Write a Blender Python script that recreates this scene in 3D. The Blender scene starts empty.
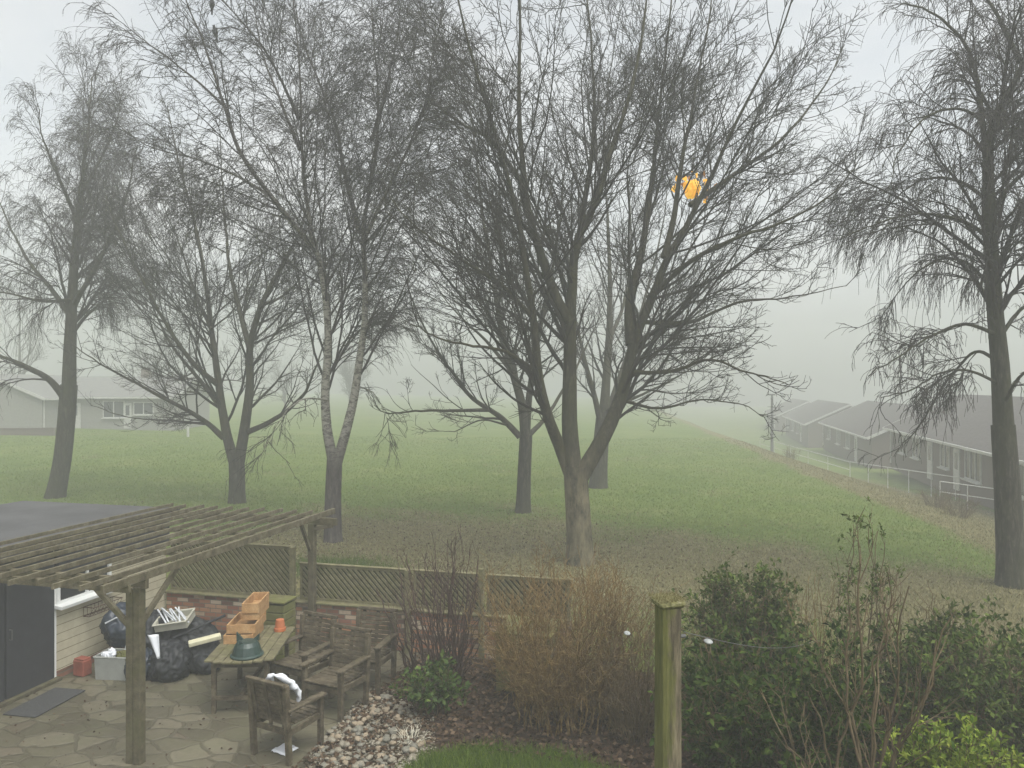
import bpy, bmesh, math, random
import numpy as np
from mathutils import Vector, Matrix, noise as mnoise
rad = math.radians
random.seed(7)
S = bpy.context.scene
COL = S.collection
CAMZ, F = 4.4, 760.0
TH = rad(14.0)                       # the garden is turned 14 degrees to the view
UX, UY = math.sin(TH), math.cos(TH)  # away from the house
VX, VY = math.cos(TH), -math.sin(TH) # to the right along the fence

def at(px, py, Y):                   # a point of the place seen at (px, py), Y metres away
    return Vector(((px - 512) / F * Y, Y, CAMZ - (py - 384) / F * Y))
def G(v, u, z=0.0):
    return Vector((v * VX + u * UX, v * VY + u * UY, z))
def sstep(a, b, x):
    t = np.clip((x - a) / (b - a), 0, 1); return t * t * (3 - 2 * t)
def height(X, Y):
    X = np.asarray(X, float); Y = np.asarray(Y, float)
    u = X * UX + Y * UY
    h = 0.15 + 0.0 * X
    h = h + 0.022 * np.maximum(0, -X - 4) * sstep(18, 50, Y)
    s = (X - 12.3) * 0.995 - (Y - 20) * 0.104
    h = h - sstep(0, 7, s) * (1.05 + 0.03 * np.clip(Y - 25, 0, 60))
    h = h + 0.05 * np.sin(X * 0.31 + 1.3) * np.sin(Y * 0.23) * sstep(14, 22, Y)
    h = h - 0.30 * (1 - sstep(11.7, 12.3, u))
    return h
def gz(X, Y): return float(height(X, Y))

# ------------------------------------------------------------------ materials
def new_mat(name):
    m = bpy.data.materials.new(name); m.use_nodes = True
    nt = m.node_tree; b = nt.nodes['Principled BSDF']
    return m, nt, b
def N(nt, t, **kw):
    n = nt.nodes.new(t)
    for k, v in kw.items(): setattr(n, k, v)
    return n
def coords(nt, scale=(1, 1, 1), kind='Object'):
    tc = N(nt, 'ShaderNodeTexCoord'); mp = N(nt, 'ShaderNodeMapping'); mp.inputs['Scale'].default_value = scale
    nt.links.new(tc.outputs[kind], mp.inputs['Vector']); return mp.outputs['Vector']
def noise(nt, vec, scale, detail=4, rough=0.6, dist=0.0):
    n = N(nt, 'ShaderNodeTexNoise'); n.inputs['Scale'].default_value = scale; n.inputs['Detail'].default_value = detail
    n.inputs['Roughness'].default_value = rough; n.inputs['Distortion'].default_value = dist
    nt.links.new(vec, n.inputs['Vector']); return n.outputs['Fac']
def ramp(nt, fac, stops):
    r = N(nt, 'ShaderNodeValToRGB'); e = r.color_ramp.elements
    while len(e) < len(stops): e.new(0.5)
    for i, (p, c) in enumerate(stops):
        e[i].position = p; e[i].color = (c[0], c[1], c[2], 1) if not isinstance(c, (int, float)) else (c, c, c, 1)
    nt.links.new(fac, r.inputs['Fac']); return r.outputs['Color']
def mix(nt, fac, a, b, mode='MIX'):
    n = N(nt, 'ShaderNodeMix', data_type='RGBA', blend_type=mode)
    if isinstance(fac, (int, float)): n.inputs['Factor'].default_value = fac
    else: nt.links.new(fac, n.inputs['Factor'])
    for k, x in (('A', a), ('B', b)):
        sk = [i for i in n.inputs if i.name == k and i.type == 'RGBA'][0]
        if isinstance(x, tuple): sk.default_value = (x[0], x[1], x[2], 1)
        else: nt.links.new(x, sk)
    return [o for o in n.outputs if o.type == 'RGBA'][0]
def bump(nt, b, fac, strength=0.4, dist=0.01):
    n = N(nt, 'ShaderNodeBump'); n.inputs['Strength'].default_value = strength; n.inputs['Distance'].default_value = dist
    nt.links.new(fac, n.inputs['Height']); nt.links.new(n.outputs['Normal'], b.inputs['Normal'])
def mat_noise(name, stops, scale=6, stretch=(1, 1, 1), rough=0.8, bs=0.3, bd=0.01, detail=5, spec=0.3, metal=0.0, dist=0.0):
    m, nt, b = new_mat(name)
    v = coords(nt, stretch); f = noise(nt, v, scale, detail, 0.65, dist)
    nt.links.new(ramp(nt, f, stops), b.inputs['Base Color'])
    b.inputs['Roughness'].default_value = rough; b.inputs['Specular IOR Level'].default_value = spec; b.inputs['Metallic'].default_value = metal
    if bs: bump(nt, b, f, bs, bd)
    return m
def two(a, b, lo=0.3, hi=0.7): return [(lo, a), (hi, b)]
def mat_wood(name, a, b, c, moss=(0.07, 0.085, 0.025), mossy=0.4, rough=0.85):
    m, nt, bs = new_mat(name)
    v = coords(nt); f1 = noise(nt, v, 9, 6, 0.7); f2 = noise(nt, v, 60, 3, 0.6); f3 = noise(nt, v, 2.7, 4, 0.7)
    col = ramp(nt, f1, [(0.3, a), (0.5, b), (0.72, c)])
    col = mix(nt, 0.35, col, ramp(nt, f2, [(0.3, (0.25, 0.25, 0.25)), (0.7, (1, 1, 1))]), 'MULTIPLY')
    if mossy > 0: col = mix(nt, ramp(nt, f3, [(0.62 - 0.3 * mossy, 0.0), (0.85 - 0.25 * mossy, 0.85)]), col, moss)
    nt.links.new(col, bs.inputs['Base Color']); bs.inputs['Roughness'].default_value = rough; bs.inputs['Specular IOR Level'].default_value = 0.3
    bump(nt, bs, f2, 0.5, 0.006)
    return m
def mat_bark(name, dark, mid, lite, algae=None, birch=False, base=None):
    m, nt, b = new_mat(name)
    v = coords(nt, (1, 1, 0.22)); f = noise(nt, v, 14, 7, 0.72, 0.3)
    col = ramp(nt, f, [(0.3, dark), (0.52, mid), (0.74, lite)])
    if birch:
        vb = coords(nt, (1, 1, 2.2)); fb = noise(nt, vb, 5.5, 7, 0.75, 0.8)
        white = mix(nt, ramp(nt, fb, [(0.47, 0.0), (0.56, 0.9)]), (0.27, 0.26, 0.22), (0.06, 0.055, 0.048))
        tc = N(nt, 'ShaderNodeTexCoord'); sx = N(nt, 'ShaderNodeSeparateXYZ'); nt.links.new(tc.outputs['Object'], sx.inputs[0])
        mr = N(nt, 'ShaderNodeMapRange'); mr.inputs['From Min'].default_value = 2.0; mr.inputs['From Max'].default_value = 3.2
        nt.links.new(sx.outputs['Z'], mr.inputs['Value'])
        mr2 = N(nt, 'ShaderNodeMapRange'); mr2.inputs['From Min'].default_value = 10.5; mr2.inputs['From Max'].default_value = 7.5
        nt.links.new(sx.outputs['Z'], mr2.inputs['Value'])
        mu = N(nt, 'ShaderNodeMath', operation='MULTIPLY'); nt.links.new(mr.outputs[0], mu.inputs[0]); nt.links.new(mr2.outputs[0], mu.inputs[1])
        col = mix(nt, mu.outputs[0], col, white)
    if algae:
        fa = noise(nt, coords(nt, (1, 1, 0.35)), 1.6, 5, 0.7)
        col = mix(nt, ramp(nt, fa, [(0.4, 0.0), (0.68, 0.75)]), col, algae)
    if base:                         # flaking paler bark low on the trunk
        tc = N(nt, 'ShaderNodeTexCoord'); sx = N(nt, 'ShaderNodeSeparateXYZ'); nt.links.new(tc.outputs['Object'], sx.inputs[0])
        mr = N(nt, 'ShaderNodeMapRange'); mr.inputs['From Min'].default_value = 2.9; mr.inputs['From Max'].default_value = 1.6
        nt.links.new(sx.outputs['Z'], mr.inputs['Value']); fb = noise(nt, coords(nt, (1, 1, 0.4)), 5, 5, 0.7)
        mu = N(nt, 'ShaderNodeMath', operation='MULTIPLY'); nt.links.new(mr.outputs[0], mu.inputs[0]); nt.links.new(ramp(nt, fb, [(0.35, 0.0), (0.6, 0.8)]), mu.inputs[1])
        col = mix(nt, mu.outputs[0], col, base)
    nt.links.new(col, b.inputs['Base Color']); b.inputs['Roughness'].default_value = 0.9; b.inputs['Specular IOR Level'].default_value = 0.2
    bump(nt, b, f, 0.8, 0.03)
    return m
def mat_leaf(name, c1, c2, c3, rough=0.6):
    m, nt, b = new_mat(name)
    a = N(nt, 'ShaderNodeAttribute'); a.attribute_name = 'tint'
    col = ramp(nt, a.outputs['Fac'], [(0.1, c1), (0.55, c2), (0.95, c3)])
    nt.links.new(col, b.inputs['Base Color']); b.inputs['Roughness'].default_value = rough
    b.inputs['Specular IOR Level'].default_value = 0.1
    tr = N(nt, 'ShaderNodeBsdfTranslucent'); nt.links.new(col, tr.inputs['Color'])
    mx = N(nt, 'ShaderNodeMixShader'); mx.inputs[0].default_value = 0.25
    out = nt.nodes['Material Output']
    nt.links.new(b.outputs[0], mx.inputs[1]); nt.links.new(tr.outputs[0], mx.inputs[2]); nt.links.new(mx.outputs[0], out.inputs['Surface'])
    return m
def mat_plain(name, c, rough=0.6, spec=0.4, var=0.12, metal=0.0):
    d = tuple(x * (1 - var) for x in c); l = tuple(min(1, x * (1 + var)) for x in c)
    return mat_noise(name, two(d, l), scale=5, rough=rough, bs=0.08, bd=0.003, spec=spec, metal=metal)

M = {}
M['bark_big'] = mat_bark('bark_olive', (0.008, 0.007, 0.005), (0.034, 0.030, 0.021), (0.10, 0.09, 0.06), algae=(0.048, 0.047, 0.018), base=(0.19, 0.165, 0.10))
M['bark_grey'] = mat_bark('bark_grey', (0.012, 0.011, 0.009), (0.045, 0.041, 0.032), (0.12, 0.11, 0.085), algae=(0.055, 0.056, 0.026))
M['bark_birch'] = mat_bark('bark_birch', (0.022, 0.02, 0.017), (0.065, 0.055, 0.05), (0.14, 0.125, 0.11), birch=True)
M['bark_dark'] = mat_bark('bark_dark_birch', (0.010, 0.009, 0.007), (0.04, 0.036, 0.027), (0.12, 0.11, 0.082), algae=(0.045, 0.048, 0.02))
M['twig'] = mat_noise('twig_bark', two((0.011, 0.0095, 0.0075), (0.03, 0.026, 0.02)), scale=3, rough=0.8, bs=0)
M['twig_birch'] = mat_noise('twig_purple_grey', two((0.015, 0.012, 0.012), (0.036, 0.029, 0.027)), scale=3, rough=0.8, bs=0)
M['shrub_tan'] = mat_noise('shrub_tan', [(0.3, (0.05, 0.031, 0.010)), (0.5, (0.135, 0.085, 0.030)), (0.72, (0.33, 0.24, 0.105))], scale=11, rough=0.8, bs=0)
M['shrub_dark'] = mat_noise('shrub_maroon', two((0.03, 0.02, 0.015), (0.085, 0.05, 0.04)), scale=3, rough=0.8, bs=0)
M['shrub_brown'] = mat_noise('shrub_brown', [(0.3, (0.06, 0.042, 0.022)), (0.6, (0.13, 0.095, 0.05)), (0.8, (0.2, 0.15, 0.09))], scale=3, rough=0.8, bs=0)
M['shrub_knob'] = mat_noise('shrub_knobbly', [(0.3, (0.05, 0.036, 0.018)), (0.6, (0.115, 0.085, 0.045)), (0.8, (0.19, 0.15, 0.085))], scale=9, rough=0.8, bs=0)
M['leaf_dark'] = mat_leaf('leaf_dark', (0.010, 0.022, 0.003), (0.03, 0.058, 0.007), (0.085, 0.125, 0.022))
M['leaf_mid'] = mat_leaf('leaf_mid', (0.024, 0.045, 0.008), (0.065, 0.10, 0.018), (0.135, 0.175, 0.042))
M['leaf_glossy'] = mat_leaf('leaf_glossy', (0.025, 0.05, 0.012), (0.06, 0.10, 0.022), (0.14, 0.19, 0.05), rough=0.4)
M['leaf_lime'] = mat_leaf('leaf_lime', (0.06, 0.115, 0.012), (0.17, 0.23, 0.03), (0.32, 0.37, 0.06))
M['litter'] = mat_leaf('dead_leaves', (0.032, 0.02, 0.012), (0.088, 0.056, 0.036), (0.19, 0.135, 0.088), rough=0.7)
M['litter_tan'] = mat_leaf('dead_leaves_tan', (0.05, 0.036, 0.018), (0.115, 0.085, 0.045), (0.21, 0.17, 0.10), rough=0.8)
M['grass'] = mat_leaf('grass_blades', (0.085, 0.13, 0.025), (0.16, 0.215, 0.048), (0.27, 0.285, 0.10), rough=0.7)
M['grass_dry'] = mat_leaf('grass_dry', (0.12, 0.108, 0.048), (0.205, 0.188, 0.09), (0.33, 0.30, 0.17), rough=0.8)
M['lawn_blade'] = mat_leaf('lawn_blades', (0.04, 0.075, 0.007), (0.09, 0.145, 0.016), (0.18, 0.23, 0.04), rough=0.6)
M['pergola'] = mat_wood('pergola_wood', (0.055, 0.047, 0.028), (0.115, 0.10, 0.062), (0.20, 0.18, 0.125), mossy=0.3, moss=(0.085, 0.08, 0.035))
M['post'] = mat_wood('pergola_post_wood', (0.05, 0.043, 0.026), (0.095, 0.083, 0.05), (0.15, 0.13, 0.082), mossy=0.3, moss=(0.075, 0.075, 0.03))
M['trellis'] = mat_wood('trellis_wood', (0.095, 0.085, 0.048), (0.165, 0.15, 0.082), (0.24, 0.22, 0.125), mossy=0.45, moss=(0.115, 0.115, 0.045))
M['trellis_dark'] = mat_wood('trellis_wood_shaded', (0.03, 0.026, 0.014), (0.055, 0.05, 0.026), (0.09, 0.085, 0.04), mossy=0.3, moss=(0.06, 0.065, 0.022))  # darker copy of the trellis wood, shade of the gaps put into its colour
M['chair'] = mat_wood('chair_teak', (0.032, 0.025, 0.016), (0.082, 0.066, 0.042), (0.17, 0.143, 0.095), mossy=0.2, moss=(0.10, 0.095, 0.04))
M['table'] = mat_wood('table_teak', (0.07, 0.06, 0.035), (0.14, 0.125, 0.07), (0.22, 0.2, 0.12), mossy=0.5, moss=(0.10, 0.10, 0.035))
M['crate'] = mat_wood('fresh_cedar', (0.30, 0.165, 0.065), (0.43, 0.255, 0.115), (0.53, 0.35, 0.18), mossy=0)
M['mossbox'] = mat_wood('mossy_boards', (0.07, 0.065, 0.03), (0.13, 0.12, 0.05), (0.19, 0.17, 0.09), mossy=0.8, moss=(0.12, 0.13, 0.035))
M['felt'] = mat_noise('roof_felt', two((0.05, 0.05, 0.051), (0.085, 0.085, 0.086)), scale=1.5, rough=0.75, bs=0.2, detail=8)
M['white'] = mat_plain('white_upvc', (0.72, 0.73, 0.72), rough=0.4, var=0.06)
M['white_old'] = mat_plain('weathered_white', (0.46, 0.46, 0.44), rough=0.6, var=0.15)
M['darkdoor'] = mat_plain('charcoal_paint', (0.035, 0.036, 0.042), rough=0.5, var=0.15)
M['glass_dark'] = mat_plain('window_glass', (0.03, 0.033, 0.038), rough=0.08, spec=0.6)
M['black_bag'] = mat_noise('black_polythene', two((0.012, 0.013, 0.016), (0.028, 0.03, 0.034)), scale=5, rough=0.5, bs=0.12, bd=0.01, spec=0.3)
M['blue_black'] = mat_noise('navy_polythene', two((0.012, 0.018, 0.028), (0.03, 0.04, 0.06)), scale=5, rough=0.42, bs=0.12, bd=0.01, spec=0.5)
M['tote'] = mat_plain('frosted_plastic', (0.30, 0.31, 0.29), rough=0.35)
M['tray'] = mat_plain('pale_tray', (0.42, 0.41, 0.34), rough=0.5)
M['strip'] = mat_plain('grey_strip', (0.50, 0.52, 0.54), rough=0.4, var=0.25)
M['cream'] = mat_plain('cream_board', (0.60, 0.57, 0.40), rough=0.6)
M['cloth'] = mat_plain('white_cloth', (0.66, 0.68, 0.72), rough=0.8, var=0.08)
M['red'] = mat_plain('brick_red', (0.24, 0.07, 0.045), rough=0.8, var=0.3)
M['terracotta'] = mat_plain('terracotta', (0.36, 0.115, 0.045), rough=0.75, var=0.2)
M['green_plastic'] = mat_plain('dark_green_plastic', (0.02, 0.04, 0.034), rough=0.38, spec=0.5, var=0.3)
M['mat'] = mat_noise('doormat_rubber', two((0.035, 0.036, 0.038), (0.07, 0.07, 0.07)), scale=40, rough=0.9, bs=0.5)
M['wire'] = mat_plain('rusty_wire', (0.10, 0.06, 0.045), rough=0.7, var=0.3)
M['metal_grey'] = mat_plain('grey_pole', (0.10, 0.10, 0.10), rough=0.6)
M['stone'] = mat_noise('cobble_stone', [(0.25, (0.10, 0.085, 0.06)), (0.5, (0.19, 0.17, 0.13)), (0.75, (0.30, 0.275, 0.22))], scale=3, rough=0.7, bs=0.3)
M['stone_grey'] = mat_noise('cobble_stone_grey', [(0.25, (0.095, 0.09, 0.072)), (0.75, (0.20, 0.19, 0.155))], scale=4, rough=0.7, bs=0.3)
M['stone_buff'] = mat_noise('cobble_stone_buff', [(0.25, (0.15, 0.115, 0.075)), (0.75, (0.31, 0.26, 0.19))], scale=4, rough=0.7, bs=0.3)
M['straw'] = mat_plain('bleached_straw', (0.55, 0.52, 0.42), rough=0.8)
M['roof_tile'] = mat_noise('roof_tile', two((0.055, 0.05, 0.047), (0.10, 0.09, 0.085)), scale=3, stretch=(1, 1, 6), rough=0.85)
M['roof_pale'] = mat_noise('roof_tile_pale', two((0.14, 0.14, 0.135), (0.20, 0.20, 0.19)), scale=3, stretch=(1, 1, 6), rough=0.85)
M['house_brick'] = mat_noise('house_brick', two((0.085, 0.068, 0.056), (0.145, 0.112, 0.092)), scale=18, stretch=(1, 1, 2.5), rough=0.85)
M['house_render'] = mat_noise('house_render', two((0.20, 0.195, 0.18), (0.26, 0.255, 0.235)), scale=6, rough=0.85)
M['jacket'] = mat_plain('pale_jacket', (0.22, 0.22, 0.25), rough=0.8)
M['person'] = mat_plain('skin_and_trousers', (0.20, 0.15, 0.15), rough=0.8)
M['bird'] = mat_plain('bird_plumage', (0.04, 0.04, 0.045), rough=0.7)
M['disc'] = mat_plain('white_disc', (0.26, 0.27, 0.265), rough=0.6)

def mat_reflection():  # emission put in for a lamp mirrored in the window glass
    m, nt, b = new_mat('yellow_reflection')
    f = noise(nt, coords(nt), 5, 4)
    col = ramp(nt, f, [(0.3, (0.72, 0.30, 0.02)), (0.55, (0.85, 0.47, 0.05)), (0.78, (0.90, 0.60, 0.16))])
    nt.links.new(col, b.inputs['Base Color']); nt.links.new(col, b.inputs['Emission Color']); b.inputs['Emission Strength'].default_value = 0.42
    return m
M['reflection'] = mat_reflection()
M['reflection_amber'] = mat_plain('amber_reflection', (0.62, 0.28, 0.05), rough=0.6)  # orange patches of the same mirrored lamp, put in as colour

def mat_clap():                      # beige shiplap boards of the shed
    m, nt, b = new_mat('beige_shiplap')
    v = coords(nt); sx = N(nt, 'ShaderNodeSeparateXYZ'); nt.links.new(v, sx.inputs[0])
    w = N(nt, 'ShaderNodeMath', operation='MULTIPLY'); w.inputs[1].default_value = 7.6; nt.links.new(sx.outputs['Z'], w.inputs[0])
    fr = N(nt, 'ShaderNodeMath', operation='FRACT'); nt.links.new(w.outputs[0], fr.inputs[0])
    gap = ramp(nt, fr.outputs[0], [(0.0, (0.45, 0.42, 0.36)), (0.06, (0.45, 0.42, 0.36)), (0.12, (1, 1, 1))])
    f = noise(nt, v, 4, 6, 0.7)
    col = mix(nt, 1.0, ramp(nt, f, two((0.44, 0.40, 0.29), (0.60, 0.56, 0.42))), gap, 'MULTIPLY')
    nt.links.new(col, b.inputs['Base Color']); b.inputs['Roughness'].default_value = 0.7
    bump(nt, b, fr.outputs[0], 0.5, 0.015)
    return m
M['shiplap'] = mat_clap()

def mat_brick():
    m, nt, b = new_mat('mixed_brick')
    tc = N(nt, 'ShaderNodeTexCoord'); sx = N(nt, 'ShaderNodeSeparateXYZ'); cx = N(nt, 'ShaderNodeCombineXYZ')
    nt.links.new(tc.outputs['Object'], sx.inputs[0]); nt.links.new(sx.outputs['X'], cx.inputs['X']); nt.links.new(sx.outputs['Z'], cx.inputs['Y'])
    br = N(nt, 'ShaderNodeTexBrick'); br.inputs['Scale'].default_value = 1.0
    br.inputs['Brick Width'].default_value = 0.225; br.inputs['Row Height'].default_value = 0.075; br.inputs['Mortar Size'].default_value = 0.008
    br.inputs['Color1'].default_value = (0, 0, 0, 1); br.inputs['Color2'].default_value = (1, 1, 1, 1); br.inputs['Mortar'].default_value = (0.5, 0.5, 0.5, 1)
    nt.links.new(cx.outputs[0], br.inputs['Vector'])
    col = ramp(nt, br.outputs['Color'], [(0.0, (0.09, 0.072, 0.06)), (0.3, (0.24, 0.10, 0.06)), (0.55, (0.34, 0.17, 0.095)), (0.8, (0.38, 0.28, 0.195)), (1.0, (0.46, 0.38, 0.29))])
    col = mix(nt, br.outputs['Fac'], col, (0.15, 0.135, 0.11))
    f = noise(nt, tc.outputs['Object'], 5, 5, 0.7)
    col = mix(nt, ramp(nt, f, [(0.5, 0.0), (0.75, 0.55)]), col, (0.06, 0.06, 0.03))
    nt.links.new(col, b.inputs['Base Color']); b.inputs['Roughness'].default_value = 0.9
    inv = N(nt, 'ShaderNodeInvert'); nt.links.new(br.outputs['Fac'], inv.inputs['Color']); bump(nt, b, inv.outputs[0], 0.6, 0.01)
    return m
M['brick'] = mat_brick()

def mat_paving():
    m, nt, b = new_mat('crazy_paving')
    v = coords(nt); nz = N(nt, 'ShaderNodeTexNoise'); nz.inputs['Scale'].default_value = 1.7; nz.inputs['Detail'].default_value = 2
    nt.links.new(v, nz.inputs['Vector'])
    ds = N(nt, 'ShaderNodeVectorMath', operation='MULTIPLY_ADD'); ds.inputs[1].default_value = (0.35, 0.35, 0)
    nt.links.new(nz.outputs['Color'], ds.inputs[0]); nt.links.new(v, ds.inputs[2])
    vv = N(nt, 'ShaderNodeMapping'); vv.inputs['Scale'].default_value = (2.5, 3.6, 1); vv.inputs['Rotation'].default_value = (0, 0, 0.5)
    nt.links.new(ds.outputs[0], vv.inputs['Vector'])
    e = N(nt, 'ShaderNodeTexVoronoi', feature='DISTANCE_TO_EDGE', voronoi_dimensions='2D'); e.inputs['Scale'].default_value = 1.0
    c = N(nt, 'ShaderNodeTexVoronoi', feature='F1', voronoi_dimensions='2D'); c.inputs['Scale'].default_value = 1.0
    for n in (e, c): nt.links.new(vv.outputs[0], n.inputs['Vector']); n.inputs['Randomness'].default_value = 1.0
    sp = N(nt, 'ShaderNodeSeparateColor'); nt.links.new(c.outputs['Color'], sp.inputs[0])
    col = ramp(nt, sp.outputs[0], [(0.0, (0.085, 0.075, 0.05)), (0.3, (0.11, 0.098, 0.066)), (0.6, (0.135, 0.12, 0.082)), (0.85, (0.165, 0.148, 0.104)), (1.0, (0.12, 0.098, 0.07))])
    fine = noise(nt, v, 14, 7, 0.75); big = noise(nt, v, 1.1, 5, 0.7)
    col = mix(nt, 0.55, col, ramp(nt, fine, [(0.3, (0.42, 0.42, 0.40)), (0.7, (1, 1, 1))]), 'MULTIPLY')
    col = mix(nt, ramp(nt, big, [(0.45, 0.0), (0.75, 0.5)]), col, (0.10, 0.105, 0.05))
    jn = N(nt, 'ShaderNodeMath', operation='MULTIPLY_ADD'); nt.links.new(fine, jn.inputs[0]); jn.inputs[1].default_value = -0.06; nt.links.new(e.outputs['Distance'], jn.inputs[2])
    joint = ramp(nt, jn.outputs[0], [(0.0, 0.0), (0.045, 1.0)])
    col = mix(nt, joint, mix(nt, fine, (0.055, 0.048, 0.033), (0.11, 0.10, 0.065)), col)
    nt.links.new(col, b.inputs['Base Color'])
    rr = ramp(nt, big, [(0.3, 0.35), (0.7, 0.7)]); nt.links.new(rr, b.inputs['Roughness']); b.inputs['Specular IOR Level'].default_value = 0.4
    hh = mix(nt, 0.25, joint, fine); bump(nt, b, hh, 0.7, 0.02)
    return m
M['paving'] = mat_paving()

def mat_field():
    m, nt, b = new_mat('field_turf')
    v = coords(nt)
    f1 = noise(nt, v, 0.22, 8, 0.75); f2 = noise(nt, v, 5, 8, 0.75); f3 = noise(nt, v, 28, 4, 0.7)
    green = ramp(nt, f1, [(0.3, (0.095, 0.145, 0.028)), (0.5, (0.13, 0.18, 0.04)), (0.7, (0.185, 0.21, 0.065))])
    green = mix(nt, 0.6, green, ramp(nt, f2, [(0.3, (0.5, 0.5, 0.45)), (0.7, (1.15, 1.15, 1.1))]), 'MULTIPLY')
    brown = ramp(nt, f2, [(0.3, (0.11, 0.098, 0.045)), (0.5, (0.165, 0.15, 0.072)), (0.7, (0.225, 0.208, 0.11))])
    a = N(nt, 'ShaderNodeAttribute'); a.attribute_name = 'brown'
    su = N(nt, 'ShaderNodeMath', operation='MULTIPLY_ADD'); nt.links.new(f2, su.inputs[0]); su.inputs[1].default_value = 1.1
    ad = N(nt, 'ShaderNodeMath', operation='ADD'); ad.inputs[1].default_value = -0.55
    nt.links.new(a.outputs['Fac'], ad.inputs[0]); nt.links.new(ad.outputs[0], su.inputs[2])
    col = mix(nt, ramp(nt, su.outputs[0], [(0.3, 0.0), (0.7, 1.0)]), green, brown)
    col = mix(nt, 0.5, col, ramp(nt, f3, [(0.3, (0.5, 0.5, 0.5)), (0.65, (1.1, 1.1, 1.1))]), 'MULTIPLY')
    nt.links.new(col, b.inputs['Base Color']); b.inputs['Roughness'].default_value = 0.95; b.inputs['Specular IOR Level'].default_value = 0.1
    bump(nt, b, f3, 0.8, 0.05)
    return m
M['field'] = mat_field()
M['soil'] = mat_noise('bed_soil', [(0.3, (0.022, 0.015, 0.010)), (0.55, (0.055, 0.036, 0.024)), (0.75, (0.11, 0.07, 0.045))], scale=9, rough=0.95, bs=0.9, bd=0.04, detail=8)
M['turf'] = mat_noise('lawn_turf', [(0.3, (0.022, 0.038, 0.006)), (0.6, (0.045, 0.075, 0.01)), (0.8, (0.07, 0.10, 0.02))], scale=8, rough=0.95, bs=0.7, bd=0.03, detail=8)
M['footpath'] = mat_noise('far_path', two((0.16, 0.16, 0.15), (0.22, 0.22, 0.21)), scale=3, rough=0.9)

# ------------------------------------------------------------------ mesh helpers
def link(o, parent=None):
    COL.objects.link(o)
    if parent is not None: o.parent = parent
    return o
def tag(o, label=None, cat=None, group=None, kind=None):
    if label: o['label'] = label
    if cat: o['category'] = cat
    if group: o['group'] = group
    if kind: o['kind'] = kind
    return o
def empty(name, loc, rz=0, label=None, cat=None, group=None):
    o = bpy.data.objects.new(name, None); COL.objects.link(o); o.empty_display_size = 0.2
    o.location = loc; o.rotation_euler = (0, 0, rz)
    return tag(o, label, cat, group)
def np_obj(name, V, Fc, mat, parent=None, smooth=True, tint=None, attr='tint'):
    V = np.asarray(V, np.float32).reshape(-1, 3); Fc = np.asarray(Fc, np.int32); n = Fc.shape[1]
    me = bpy.data.meshes.new(name); me.vertices.add(len(V)); me.vertices.foreach_set('co', V.ravel())
    me.loops.add(Fc.size); me.loops.foreach_set('vertex_index', Fc.ravel())
    me.polygons.add(len(Fc)); me.polygons.foreach_set('loop_start', np.arange(len(Fc), dtype=np.int32) * n)
    me.update(calc_edges=True)
    if smooth: me.polygons.foreach_set('use_smooth', np.ones(len(Fc), bool))
    if tint is not None:
        a = me.attributes.new(attr, 'FLOAT', 'POINT'); a.data.foreach_set('value', np.asarray(tint, np.float32))
    me.materials.append(mat)
    return link(bpy.data.objects.new(name, me), parent)

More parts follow.
